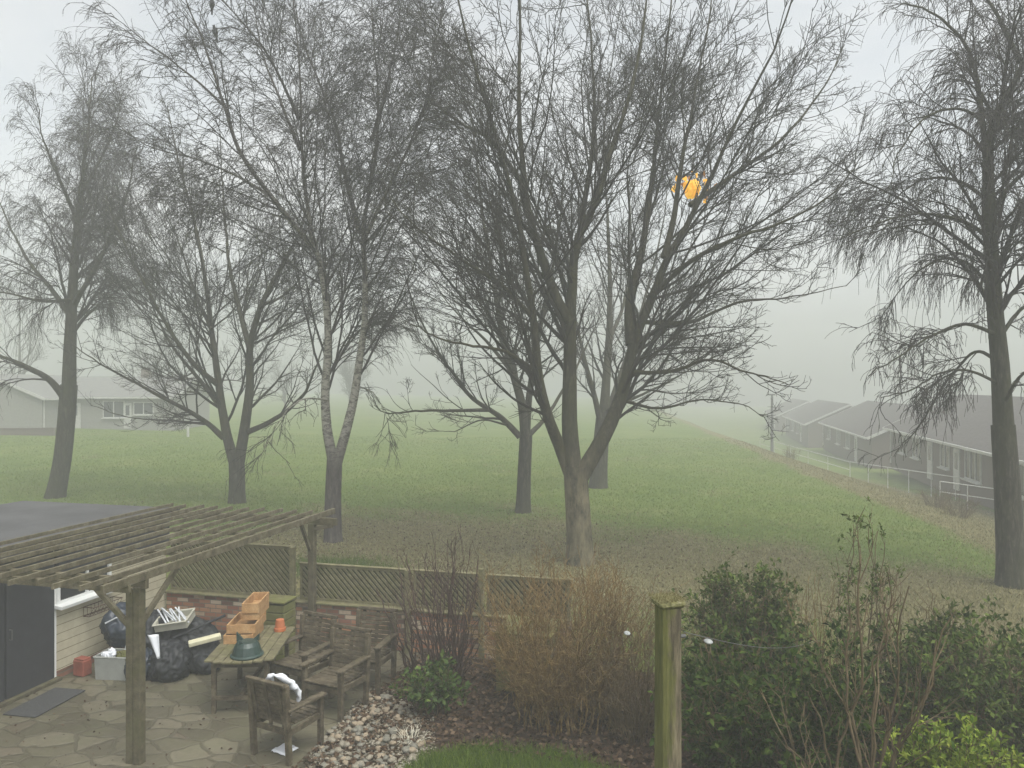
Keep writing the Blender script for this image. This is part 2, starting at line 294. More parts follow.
class MB:
    def __init__(s): s.bm = bmesh.new()
    def box(s, c, size, rot=None, bev=0.0):
        mt = Matrix.Translation(c)
        if rot is not None: mt = mt @ (rot if len(rot) == 4 else rot.to_4x4())
        mt = mt @ Matrix.Diagonal((size[0], size[1], size[2], 1))
        r = bmesh.ops.create_cube(s.bm, size=1, matrix=mt)
        if bev:
            es = list({e for v in r['verts'] for e in v.link_edges})
            bmesh.ops.bevel(s.bm, geom=es, offset=bev, segments=1, affect='EDGES', profile=0.5)
        return s
    def beam(s, p, q, w, h, up=(0, 0, 1), bev=0.0):
        p, q = Vector(p), Vector(q); y = (q - p); L = y.length; y.normalize()
        x = y.cross(Vector(up))
        if x.length < 1e-4: x = Vector((1, 0, 0))
        x.normalize(); z = x.cross(y)
        return s.box((p + q) / 2, (w, L, h), Matrix((x, y, z)).transposed(), bev)
    def tube(s, pts, r, n=8):
        pts = [Vector(p) for p in pts]; rs = r if isinstance(r, (list, tuple)) else [r] * len(pts); rings = []
        for i, p in enumerate(pts):
            t = (pts[min(i + 1, len(pts) - 1)] - pts[max(i - 1, 0)]).normalized()
            a = t.cross(Vector((0, 0, 1)) if abs(t.z) < 0.9 else Vector((1, 0, 0))).normalized(); b = t.cross(a)
            rings.append([s.bm.verts.new(p + rs[i] * (math.cos(6.2832 * k / n) * a + math.sin(6.2832 * k / n) * b)) for k in range(n)])
        for A, B in zip(rings, rings[1:]):
            for k in range(n): s.bm.faces.new((A[k], A[(k + 1) % n], B[(k + 1) % n], B[k]))
        s.bm.faces.new(rings[0][::-1]); s.bm.faces.new(rings[-1]); return s
    def lathe(s, prof, c=(0, 0, 0), n=20, cap=True):
        c = Vector(c); rings = [[s.bm.verts.new(c + Vector((r * math.cos(6.2832 * k / n), r * math.sin(6.2832 * k / n), z))) for k in range(n)] for r, z in prof]
        for A, B in zip(rings, rings[1:]):
            for k in range(n): s.bm.faces.new((A[k], A[(k + 1) % n], B[(k + 1) % n], B[k]))
        if cap: s.bm.faces.new(rings[0][::-1]); s.bm.faces.new(rings[-1])
        return s
    def poly(s, pts, thick):                 # a flat outline given real thickness downwards
        a = [s.bm.verts.new(Vector(p)) for p in pts]; b = [s.bm.verts.new(Vector(p) - Vector((0, 0, thick))) for p in pts]; n = len(a)
        s.bm.faces.new(a); s.bm.faces.new(b[::-1])
        for k in range(n): s.bm.faces.new((a[k], b[k], b[(k + 1) % n], a[(k + 1) % n]))
        return s
    def prism(s, tri, axis):                 # outline swept along a vector
        a = [s.bm.verts.new(Vector(p)) for p in tri]; b = [s.bm.verts.new(Vector(p) + Vector(axis)) for p in tri]; n = len(a)
        s.bm.faces.new(a[::-1]); s.bm.faces.new(b)
        for k in range(n): s.bm.faces.new((a[k], a[(k + 1) % n], b[(k + 1) % n], b[k]))
        return s
    def build(s, name, mat, parent=None, smooth=False):
        bmesh.ops.recalc_face_normals(s.bm, faces=s.bm.faces)
        me = bpy.data.meshes.new(name); s.bm.to_mesh(me); s.bm.free(); me.materials.append(mat)
        if smooth:
            for p in me.polygons: p.use_smooth = True
        return link(bpy.data.objects.new(name, me), parent)
def copy_tree(o, parent=None):
    c = o.copy(); COL.objects.link(c)
    if parent is not None: c.parent = parent
    for ch in o.children: copy_tree(ch, c)
    return c

# ------------------------------------------------------------------ vegetation helpers
def tubes(P, R, n=3):
    P = np.asarray(P, float); Nn, k, _ = P.shape
    T = np.gradient(P, axis=1); T /= np.linalg.norm(T, axis=2, keepdims=True) + 1e-9
    mt = T.mean(axis=1); ref = np.where((np.abs(mt[:, 2:3]) < 0.75), np.array([[0, 0, 1.0]]), np.array([[1.0, 0, 0]]))[:, None, :]
    A = np.cross(T, np.broadcast_to(ref, T.shape)); A /= np.linalg.norm(A, axis=2, keepdims=True) + 1e-9
    B = np.cross(T, A); th = np.arange(n) * 2 * np.pi / n
    V = P[:, :, None, :] + R[:, :, None, None] * (np.cos(th)[None, None, :, None] * A[:, :, None, :] + np.sin(th)[None, None, :, None] * B[:, :, None, :])
    idx = np.arange(Nn * k * n).reshape(Nn, k, n)
    a = idx[:, :-1, :]; b = np.roll(idx, -1, axis=2)[:, :-1, :]; c = np.roll(idx, -1, axis=2)[:, 1:, :]; d = idx[:, 1:, :]
    Fc = np.stack([a, b, c, d], axis=-1).reshape(-1, 4)
    return V.reshape(-1, 3), Fc
def join(parts):
    Vs, Fs, off = [], [], 0
    for V, Fc in parts: Vs.append(V); Fs.append(Fc + off); off += len(V)
    return np.concatenate(Vs), np.concatenate(Fs)
def spline(pts, k):
    p = np.array([list(q) for q in pts], float); p = np.vstack([2 * p[0] - p[1], p, 2 * p[-1] - p[-2]]); n = len(p) - 3
    out = []
    for t in np.linspace(0, n - 1e-6, k):
        i = int(t); f = t - i; a, b, c, d = p[i:i + 4]
        out.append(0.5 * (2 * b + (c - a) * f + (2 * a - 5 * b + 4 * c - d) * f * f + (3 * b - a - 3 * c + d) * f ** 3))
    return np.array(out)
def unit(a): return a / (np.linalg.norm(a, axis=-1, keepdims=True) + 1e-9)

def grow(rng, P, R, dens, t0=0.2, t1=1.0, ang=(40, 12), lmul=0.45, labs=None, K=6, up=0.1, up_end=None, wig=0.12, rr=0.6, rmin=0.005, rtip=0.004,
         lmin=0.1, lmax=99, env=None, outward=0.0, centre=None, fall=0.6, rmax=1.0):
    """Side shoots along every branch in P: (N,k,3) -> (M,K,3)."""
    seg = np.linalg.norm(np.diff(P, axis=1), axis=2); ln = seg.sum(1)
    cnt = np.maximum(rng.poisson(dens * ln * (t1 - t0)), 0 if dens * ln.mean() > 3 else 1)
    idx = np.repeat(np.arange(len(P)), cnt); m = len(idx)
    if m == 0: return None, None
    t = t0 + (t1 - t0) * rng.random(m)
    f = np.clip(t * (P.shape[1] - 1), 0, P.shape[1] - 1.001); i = f.astype(int); w = (f - i)[:, None]
    pos = P[idx, i] * (1 - w) + P[idx, i + 1] * w
    tan = unit(P[idx, i + 1] - P[idx, i]); r = R[idx, i] * (1 - w[:, 0]) + R[idx, i + 1] * w[:, 0]
    rv = rng.normal(size=(m, 3)); 
    if outward and centre is not None:
        o = pos - centre; o[:, 2] *= 0.3; rv = rv + outward * unit(o) * 1.7
    perp = unit(rv - (rv * tan).sum(1, keepdims=True) * tan)
    a = np.radians(rng.normal(ang[0], ang[1], m))[:, None]
    d = np.cos(a) * tan + np.sin(a) * perp
    L = (labs if labs is not None else lmul * ln[idx]) * (1 - fall * t) * rng.uniform(0.55, 1.25, m)
    L = np.clip(L, lmin, lmax)
    if env is not None:
        c, ax = env; q = (pos - c) / ax; e = d / ax
        A = (e * e).sum(1); B = (q * e).sum(1); C = (q * q).sum(1) - 1
        disc = B * B - A * C; s = np.where(disc > 0, (-B + np.sqrt(np.maximum(disc, 0))) / A, 0)
        L = np.minimum(L, np.maximum(s * rng.uniform(0.8, 1.12, m), lmin))
    pts = np.empty((m, K, 3)); pts[:, 0] = pos; st = (L / (K - 1))[:, None]
    ue = up if up_end is None else up_end
    for j in range(1, K):
        uu = up + (ue - up) * (j / (K - 1))
        d = d + rng.normal(size=(m, 3)) * wig; d[:, 2] += uu; d = unit(d)
        pts[:, j] = pts[:, j - 1] + d * st
    r0 = np.clip(r * rr, rmin, rmax); r0 = np.minimum(r0, np.maximum(L * 0.02, rmin))
    tt = np.linspace(0, 1, K)[None, :]
    rad_ = rtip + (np.maximum(r0, rtip)[:, None] - rtip) * (1 - tt) ** 0.9
    return pts, rad_

def leaves(rng, C, D, size, spread=0.5, aspect=0.45, tint_c=0.5, tint_s=0.22):
    """Folded four-corner leaves at C pointing roughly along D."""
    m = len(C); d = unit(D + rng.normal(size=(m, 3)) * spread); nrm = rng.normal(size=(m, 3)) * 0.7; nrm[:, 2] += 1.0
    s = unit(np.cross(d, nrm)); n2 = np.cross(s, d); L = (size * rng.uniform(0.6, 1.25, m))[:, None]
    V = np.stack([C, C + d * L * 0.5 + s * L * aspect * 0.5 + n2 * L * 0.06, C + d * L - n2 * L * 0.08, C + d * L * 0.5 - s * L * aspect * 0.5 + n2 * L * 0.06], axis=1).reshape(-1, 3)
    Fc = np.arange(4 * m).reshape(m, 4)
    tn = np.repeat(np.clip(rng.normal(tint_c, tint_s, m), 0, 1), 4)
    return V, Fc, tn
def blades(rng, C, h, w, lean=0.45, tint=None):
    m = len(C); th = rng.uniform(0, 6.283, m); side = np.stack([np.cos(th), np.sin(th), 0 * th], 1)
    ln = rng.normal(size=(m, 3)) * lean; ln[:, 2] = 1; ln = unit(ln); hh = (h * rng.uniform(0.5, 1.3, m))[:, None]
    V = np.stack([C - side * w, C + side * w, C + ln * hh], axis=1).reshape(-1, 3)
    tn = np.repeat(np.clip(rng.normal(0.5, 0.2, m) if tint is None else tint, 0, 1), 3)
    return V, np.arange(3 * m).reshape(m, 3), tn

# ------------------------------------------------------------------ ground
def axis(lo, hi, c0, c1, fine, grow_):
    a = list(np.arange(c0, c1 + 1e-6, fine)); s = fine; x = c1
    while x < hi: s *= grow_; x = min(x + s, hi); a.append(x)
    s = fine; x = c0; pre = []
    while x > lo: s *= grow_; x = max(x - s, lo); pre.append(x)
    return np.array(pre[::-1] + a)
gx = axis(-150, 150, -16, 22, 0.4, 1.12); gy = axis(-14, 240, 9, 40, 0.4, 1.10)
XX, YY = np.meshgrid(gx, gy); ZZ = height(XX, YY)
def brown_mask(X, Y):
    s = (X - 12.3) * 0.995 - (Y - 20) * 0.104
    litter = np.exp(-(((X + 2.0) / 6.6) ** 2 + ((Y - 19.5) / 5.6) ** 2)) * 1.05
    litter2 = np.exp(-(((X - 3.5) / 3.2) ** 2 + ((Y - 16) / 3.0) ** 2)) * 0.55
    right = np.exp(-(((X - 9.5) / 3.5) ** 2 + ((Y - 13) / 5.0) ** 2)) * 1.0
    bank = sstep(-0.8, 0.8, s) * (1 - sstep(5.5, 8.0, s)) * 1.0
    q = 0.5 * np.sin(X * 0.55 + 1.7 * np.sin(Y * 0.21)) * np.sin(Y * 0.37 + 1.3 * np.sin(X * 0.33)) + 0.5 * np.sin(X * 1.37 + Y * 0.6 + 2 * np.sin(Y * 0.5)) * np.sin(Y * 0.9 - X * 0.4)
    return np.clip(litter + litter2 + right + bank + 0.42 * np.maximum(q, -0.2) + 0.05, 0, 1)
idx = np.arange(XX.size).reshape(XX.shape)
Fq = np.stack([idx[:-1, :-1], idx[:-1, 1:], idx[1:, 1:], idx[1:, :-1]], -1).reshape(-1, 4)
g = np_obj('ground', np.stack([XX, YY, ZZ], -1), Fq, M['field'], tint=brown_mask(XX, YY).ravel(), attr='brown')
tag(g, kind='structure')

# patio, bed and lawn inside the garden, in garden coordinates (v, u)
def sheet(name, pts, z, mat, sub=0):
    bm = bmesh.new(); f = bm.faces.new([bm.verts.new(Vector((p[0], p[1], 0))) for p in pts])
    me = bpy.data.meshes.new(name); bm.to_mesh(me); bm.free(); me.materials.append(mat)
    o = link(bpy.data.objects.new(name, me)); o.rotation_euler = (0, 0, -TH); o.location = (0, 0, z); return tag(o, kind='structure')
sheet('garden_bed', [(-5.2, 2), (11.5, 2), (11.5, 11.8), (-5.2, 11.8)], -0.012, M['soil'])
edge = [(-4.75 + 0.12 * math.sin(k * 1.7) + (0.28 if k > 4 else 0), 2.2 + k * 1.1) for k in range(9)]
sheet('patio', [(-11.5, 2.0)] + edge + [(-4.3, 11.7), (-11.5, 11.7)], 0.0, M['paving'])
lawn_pts = [(-3.55, 3.2), (-3.45, 7.5), (-3.2, 8.45), (-2.6, 8.85), (-1.7, 8.95), (-0.9, 8.6), (-0.35, 8.0), (-0.2, 6.5), (-0.2, 3.2)]
sheet('lawn', lawn_pts, 0.006, M['turf'])

# grass and dead leaves
rng = np.random.default_rng(3)
def pts_field(n, x0, x1, y0, y1, power):
    Y = y0 * (y1 / y0) ** (rng.random(n) ** power); X = rng.uniform(-1, 1, n) * Y * 0.75
    ok = (X > x0) & (X < x1); return X[ok], Y[ok]
X, Y = pts_field(330000, -40, 22, 11.5, 60, 1.0)
u = X * UX + Y * UY; ok = u > 12.05; X, Y = X[ok], Y[ok]
bmk = brown_mask(X, Y) + rng.normal(0, 0.18, len(X))
gsel = bmk < 0.5
C = np.stack([X, Y, height(X, Y) - 0.005], 1)
patch = np.array([mnoise.noise(Vector((a * 0.5, b * 0.5, 0))) for a, b in zip(X, Y)])
V, Fc, tn = blades(rng, C[gsel], 0.075 + 0.02 * patch[gsel], 0.005 + 0.0003 * Y[gsel, None], 0.6, tint=np.clip(0.45 + 0.3 * patch[gsel] + rng.normal(0, 0.09, gsel.sum()), 0, 1))
o = np_obj('field_grass', V, Fc, M['grass'], tint=tn, smooth=False); tag(o, 'short damp green grass covering the foggy field', 'grass', kind='stuff')
V, Fc, tn = blades(rng, C[~gsel], 0.08, 0.006 + 0.0004 * Y[~gsel, None], 0.75)
o = np_obj('dry_grass', V, Fc, M['grass_dry'], tint=tn, smooth=False); tag(o, 'dry straw coloured grass around the tree bases and on the bank', 'grass', kind='stuff')
n = 9000
X = rng.normal(-2.0, 4.5, n); Y = rng.normal(18.5, 4.0, n); ok = (X * UX + Y * UY > 12.2) & (Y < 32); X, Y = X[ok], Y[ok]
C = np.stack([X, Y, height(X, Y) + 0.02], 1); D = rng.normal(size=C.shape); D[:, 2] *= 0.2
V, Fc, tn = leaves(rng, C, D, np.full(len(C), 0.065), 0.2, 0.7)
o = np_obj('field_leaves', V, Fc, M['litter_tan'], tint=tn, smooth=False); tag(o, 'brown fallen leaves scattered under the bare trees on the field', 'leaves', kind='stuff')
# bed litter
n = 34000; v_ = rng.uniform(-4.5, 8, n); u_ = rng.uniform(6.5, 11.7, n)
inl = (v_ > -3.4) & (v_ < -0.3) & (u_ < 8.7); v_, u_ = v_[~inl], u_[~inl]
C = np.stack([v_ * VX + u_ * UX, v_ * VY + u_ * UY, 0 * v_ + rng.uniform(0.0, 0.05, len(v_))], 1); D = rng.normal(size=C.shape); D[:, 2] *= 0.25
V, Fc, tn = leaves(rng, C, D, np.full(len(C), 0.07), 0.2, 0.65)
o = np_obj('bed_leaves', V, Fc, M['litter'], tint=tn, smooth=False); tag(o, 'reddish brown dead leaves covering the planting bed', 'leaves', kind='stuff')
n = 420; v_ = rng.uniform(-9.2, -4.4, n); u_ = rng.uniform(6.0, 11.6, n)
C = np.stack([v_ * VX + u_ * UX, v_ * VY + u_ * UY, 0 * v_ + 0.012], 1); D = rng.normal(size=C.shape); D[:, 2] *= 0.1
V, Fc, tn = leaves(rng, C, D, rng.uniform(0.02, 0.055, n), 0.2, 0.65)
o = np_obj('patio_leaves', V, Fc, M['litter'], tint=tn, smooth=False); tag(o, 'small dead leaves and bits scattered on the paving', 'leaves', kind='stuff')
# lawn blades
n = 60000; v_ = rng.uniform(-3.6, -0.1, n); u_ = rng.uniform(6.6, 9.1, n)
def inside(px, py, poly):
    r = np.zeros(len(px), bool); j = len(poly) - 1
    for i in range(len(poly)):
        xi, yi = poly[i]; xj, yj = poly[j]
        c = ((yi > py) != (yj > py)) & (px < (xj - xi) * (py - yi) / (yj - yi + 1e-12) + xi); r ^= c; j = i
    return r
ok = inside(v_ + rng.normal(0, .07, n), u_ + rng.normal(0, .09, n), lawn_pts); v_, u_ = v_[ok], u_[ok]
C = np.stack([v_ * VX + u_ * UX, v_ * VY + u_ * UY, 0 * v_], 1)
V, Fc, tn = blades(rng, C, 0.10, 0.004, 0.5); o = np_obj('lawn_grass', V, Fc, M['lawn_blade'], tint=tn, smooth=False)
tag(o, 'bright green lawn grass beside the pebble heap', 'grass', kind='stuff')
X = rng.normal(-4.3, 0.8, 5000); Y = rng.normal(17.6, 0.5, 5000); C = np.stack([X, Y, height(X, Y)], 1)
V, Fc, tn = blades(rng, C, 0.12, 0.008, 0.6, tint=rng.uniform(0.2, 0.6, 5000)); o = np_obj('lush_grass', V, Fc, M['lawn_blade'], tint=tn, smooth=False)
tag(o, 'lusher green grass tuft patch beside the white barked birch base', 'grass', kind='stuff')

# ------------------------------------------------------------------ trees
def tree(name, label, group, Yd, trunk, stems, params, mats, seed, env=None, trunk_r=(0.33, 0.27), sc=1.0):
    """trunk/stems: lists of (px, py[, depth offset]) at Yd metres; every stem gets its own depth."""
    rng = np.random.default_rng(seed)
    b = at(trunk[0][0], trunk[0][1], Yd); base = Vector((b.x, b.y, gz(b.x, b.y) - 0.05))
    def w(p):
        q = at(p[0], p[1], Yd); d = p[2] if len(p) > 2 else 0.0
        return np.array([q.x * (1 + d / Yd), q.y + d, CAMZ + (q.z - CAMZ) * (1 + d / Yd)]) - np.array(base)
    tp = spline([w(p) for p in trunk], 14); tp[0, 2] = 0
    tt = np.linspace(0, 1, 14); tr = trunk_r[0] + (trunk_r[1] - trunk_r[0]) * tt + 0.22 * np.exp(-tt * 11) * trunk_r[0]
    solid = [tubes(tp[None], tr[None], 14)]
    SP, SR = [], []
    for pts, r0, r1 in stems:
        p = spline([w(q) for q in pts], 26)
        wob = np.cumsum(rng.normal(size=(26, 3)), axis=0) * 0.02 * np.linspace(0, 1, 26)[:, None]; p = p + wob
        t = np.linspace(0, 1, 26); SP.append(p); SR.append(0.8 * r1 + (r0 * 0.88 - 0.8 * r1) * (1 - t) ** 1.25)
    SP, SR = np.array(SP), np.array(SR)
    solid.append(tubes(SP, SR, 9))
    # knots and collars where limbs leave
    envw = None
    if env is not None:
        c = w(env[0]); k = Yd / F; envw = (c, np.array([env[1] * k, env[2] * k if False else env[1] * k * 0.85, env[2] * k]))
    cen = SP.reshape(-1, 3).mean(0)
    crown = []; P, R = SP, SR
    for L, pr in enumerate(params):
        pr = dict(pr); n = pr.pop('sides', 3); use_env = pr.pop('env', True); again = pr.pop('also_stems', 0)
        P2, R2 = grow(rng, P, R, env=envw if use_env else None, centre=cen, **pr)
        if again:
            q = dict(pr); q['dens'] = again; P3, R3 = grow(rng, SP, SR, env=envw if use_env else None, centre=cen, **q)
            P2 = np.concatenate([P2, P3]); R2 = np.concatenate([R2, R3])
        crown.append(tubes(P2, R2, n)); P, R = P2, R2
    root = empty(name, base, 0, label, 'tree', group)
    V, Fc = join(solid); np_obj('trunk', V, Fc, mats[0], root)
    V, Fc = join(crown); np_obj('crown', V, Fc, mats[1], root)
    return root
broad = lambda s=1.0, low=0: [
    dict(dens=1.45 * s, t0=0.16, ang=(36, 10), lmul=0.50, K=12, up=0.03, up_end=0.09, wig=0.07, rr=0.36, rmin=0.012, rtip=0.006, lmin=1.0, lmax=5.6, outward=0.35, sides=5, fall=0.55),
    dict(dens=2.3 * s, t0=0.15, ang=(36, 12), lmul=0.46, K=8, up=0.04, wig=0.10, rr=0.5, rmin=0.0075, rtip=0.005, lmin=0.4, lmax=2.2, outward=0.25, sides=4, fall=0.45, also_stems=0.5 * s),
    dict(dens=3.7 * s, t0=0.15, ang=(40, 14), lmul=0.5, K=6, up=0.04, wig=0.13, rr=0.7, rmin=0.0058, rtip=0.0045, lmin=0.24, lmax=0.9, fall=0.45),
    dict(dens=4.6 * s, t0=0.15, ang=(42, 14), lmul=0.55, K=4, up=0.05, wig=0.15, rr=0.8, rmin=0.0048, rtip=0.004, lmin=0.14, lmax=0.42, fall=0.4)]
birchp = lambda s=1.0, droop=-0.10, lng=1.0: [
    dict(dens=1.9 * s, t0=0.15, ang=(36, 10), lmul=0.42, K=12, up=0.06, up_end=-0.04, wig=0.07, rr=0.34, rmin=0.010, rtip=0.006, lmin=0.8, lmax=4.8, outward=0.5, sides=5, fall=0.5),
    dict(dens=2.8 * s, t0=0.15, ang=(36, 12), lmul=0.48, K=8, up=0.02, up_end=droop, wig=0.09, rr=0.5, rmin=0.0068, rtip=0.0048, lmin=0.5, lmax=2.0, outward=0.5, sides=4, fall=0.4, also_stems=0.7 * s),
    dict(dens=4.2 * s, t0=0.2, ang=(34, 13), lmul=0.62 * lng, K=8, up=droop * 0.7, up_end=droop * 2.4, wig=0.09, rr=0.7, rmin=0.0052, rtip=0.0042, lmin=0.35, lmax=1.2 * lng, fall=0.3, env=False),
    dict(dens=4.0 * s, t0=0.2, ang=(30, 12), lmul=0.65 * lng, K=6, up=droop * 1.6, up_end=droop * 3.0, wig=0.10, rr=0.8, rmin=0.0045, rtip=0.0038, lmin=0.2, lmax=0.7 * lng, fall=0.3, env=False)]

TG = 'bare trees on the near field'
big = tree('broadleaf_tree', 'largest bare tree, at the centre, its stout trunk dividing low into olive limbs', TG, 18.1,
    [(580, 563), (579, 530), (577, 498), (575, 466)],
    [([(574, 475), (570, 430), (570, 380), (571, 330), (574, 285), (578, 243), (600, 195), (613, 148), (632, 90), (645, 20), (655, -70)], 0.25, 0.02),
     ([(570, 322), (556, 298), (541, 258), (528, 215, -0.4), (519, 157, -0.7), (515, 90, -0.9), (514, 0, -1.0), (508, -90, -1.1)], 0.17, 0.02),
     ([(572, 478), (560, 448), (547, 415, -0.5), (538, 375, -0.8), (534, 330, -0.9), (527, 280, -1.2), (518, 220, -1.5), (495, 140, -1.9), (470, 60, -2.3), (452, -30, -2.6)], 0.19, 0.02),
     ([(580, 478), (598, 447), (614, 414, 0.3), (625, 380, 0.4), (633, 340, 0.5), (650, 295, 0.4), (665, 255, 0.3), (681, 227, 0.2), (702, 185, 0), (728, 130, -0.4), (765, 55, -0.9), (795, -30, -1.2)], 0.24, 0.02),
     ([(631, 345, 0.5), (629, 300, 0.9), (640, 250, 1.2), (647, 195, 1.5), (652, 140, 1.8), (660, 60, 2.2), (668, -50, 2.6)], 0.16, 0.02),
     ([(664, 258, 0.3), (674, 215, 0.5), (680, 165, 0.7), (692, 100, 1.0), (705, 30, 1.3), (712, -50, 1.5)], 0.10, 0.015),
     ([(577, 250), (585, 205, 0.5), (595, 150, 0.9), (597, 90, 1.3), (592, 0, 1.8), (585, -80, 2.0)], 0.10, 0.015),
     ([(648, 298, 0.4), (690, 262, -0.5), (735, 238, -1.2), (785, 222, -1.6), (835, 195, -1.8), (862, 160, -1.9)], 0.08, 0.012),
     ([(640, 322, 0.4), (690, 322, 0.9), (740, 300, 1.5), (790, 296, 2.0), (840, 285, 2.2)], 0.07, 0.012),
     ([(628, 372, 0.4), (670, 372, -0.8), (710, 360, -1.6), (750, 375, -2.2), (790, 385, -2.5)], 0.065, 0.012),
     ([(620, 400, 0.3), (660, 408, 1.2), (700, 400, 2.2), (740, 405, 3.0), (765, 418, 3.2)], 0.05, 0.012),
     ([(535, 320, -0.9), (500, 285, -1.6), (460, 262, -2.2), (425, 240, -2.6), (395, 205, -2.8)], 0.07, 0.012),
     ([(520, 180, -0.7), (490, 140, 0.0), (455, 120, 0.6), (425, 90, 1.0), (405, 40, 1.2)], 0.07, 0.012),
     ([(538, 372, -0.8), (505, 352, -2.0), (470, 345, -2.8), (430, 335, -3.4), (400, 322, -3.6)], 0.055, 0.012),
     ([(690, 205, 0.2), (740, 170, 0.8), (790, 130, 1.4), (830, 80, 1.8), (850, 40, 2.0)], 0.08, 0.012)],
    broad(1.5), (M['bark_big'], M['twig']), 11, env=((632, 140), 268, 320), trunk_r=(0.315, 0.28))
tree('broadleaf_tree', 'bare tree with a straight trunk standing just left behind the largest tree', TG, 25.3,
    [(523, 513), (524, 480), (526, 435)],
    [([(526, 445), (522, 405), (512, 370), (503, 335, 0.3), (496, 295, 0.6), (487, 245, 0.9), (478, 190, 1.1), (470, 120, 1.3), (462, 60, 1.4)], 0.2, 0.02),
     ([(526, 442), (529, 395), (536, 345, -0.5), (546, 290, -0.8), (556, 220, -1.0), (562, 150, -1.2)], 0.16, 0.02),
     ([(520, 437), (504, 420), (489, 409, -0.6), (470, 396, -0.9), (452, 372, -1.2), (431, 340, -1.5), (412, 300, -1.8), (400, 255, -2.0)], 0.13, 0.015),
     ([(490, 410, -0.6), (455, 410, -1.3), (418, 410, -2.0), (390, 414, -2.4), (372, 408, -2.6)], 0.075, 0.012),
     ([(528, 436), (545, 418, 1.0), (565, 385, 1.8), (590, 340, 2.2), (605, 300, 2.4)], 0.11, 0.015),
     ([(512, 372), (485, 340, 1.5), (455, 310, 2.5), (430, 270, 3.2)], 0.09, 0.015),
     ([(507, 425, -0.3), (480, 420, 1.0), (450, 432, 1.8), (428, 430, 2.2)], 0.045, 0.01)],
    broad(1.2), (M['bark_grey'], M['twig']), 12, env=((492, 255), 125, 200), trunk_r=(0.25, 0.215))
tree('broadleaf_tree', 'farthest of the centre trees, a hazy grey trunk showing right behind the largest tree', TG, 31.0,
    [(598, 489), (600, 455), (603, 418)],
    [([(603, 425), (606, 380), (608, 325), (607, 265), (602, 200), (598, 140)], 0.26, 0.02),
     ([(602, 428), (593, 390, -0.5), (582, 345, -1.0), (572, 290, -1.4), (565, 220, -1.6)], 0.16, 0.02),
     ([(605, 420), (622, 370, 0.5), (640, 315, 1.0), (658, 250, 1.3), (670, 180, 1.4)], 0.17, 0.02),
     ([(607, 345), (625, 300, 1.5), (632, 240, 2.0), (630, 180, 2.2)], 0.11, 0.02),
     ([(603, 412), (640, 395, -1.5), (680, 375, -2.5), (715, 350, -3.0)], 0.09, 0.015)],
    broad(0.95), (M['bark_grey'], M['twig']), 13, env=((620, 250), 120, 190), trunk_r=(0.36, 0.29))
tree('broadleaf_tree', 'spreading bare tree with twin stems and long low side limbs, between the two left birches', TG, 27.0,
    [(237, 504), (237, 475), (236, 452)],
    [([(234, 462), (227, 435), (222, 405), (217, 365), (211, 320, 0.2), (204, 270, 0.5), (193, 215, 0.8), (180, 160, 1.0), (170, 110, 1.1)], 0.22, 0.02),
     ([(239, 462), (245, 425), (250, 385), (250, 345), (262, 305, -0.3), (280, 268, -0.5), (298, 235, -0.7), (312, 190, -0.8), (320, 140, -0.8)], 0.23, 0.02),
     ([(250, 350), (238, 305, 0.7), (228, 260, 1.2), (222, 200, 1.6), (218, 140, 1.8)], 0.13, 0.02),
     ([(224, 438), (205, 422), (176, 406, -1.0), (135, 386, -1.8), (95, 367, -2.4), (60, 345, -2.8)], 0.13, 0.015),
     ([(218, 385), (195, 365, -0.8), (170, 330, -1.5), (145, 285, -2.0), (122, 240, -2.3), (105, 200, -2.4)], 0.12, 0.015),
     ([(222, 410), (200, 380, 1.0), (172, 345, 1.8), (150, 300, 2.4), (140, 250, 2.8)], 0.11, 0.015),
     ([(248, 432), (270, 422, -0.8), (291, 408, -1.2), (308, 388, -1.5), (319, 358, -1.7), (330, 320, -1.8)], 0.12, 0.02),
     ([(212, 330), (195, 290, 1.2), (180, 235, 2.0), (160, 180, 2.4)], 0.09, 0.015),
     ([(262, 305, -0.3), (285, 295, 0.8), (310, 270, 1.4), (335, 255, 1.7)], 0.07, 0.012),
     ([(205, 424), (170, 420, 0.8), (130, 416, 1.4), (90, 402, 1.8)], 0.055, 0.012)],
    broad(1.5), (M['bark_grey'], M['twig']), 14, env=((215, 275), 140, 175), trunk_r=(0.28, 0.27))
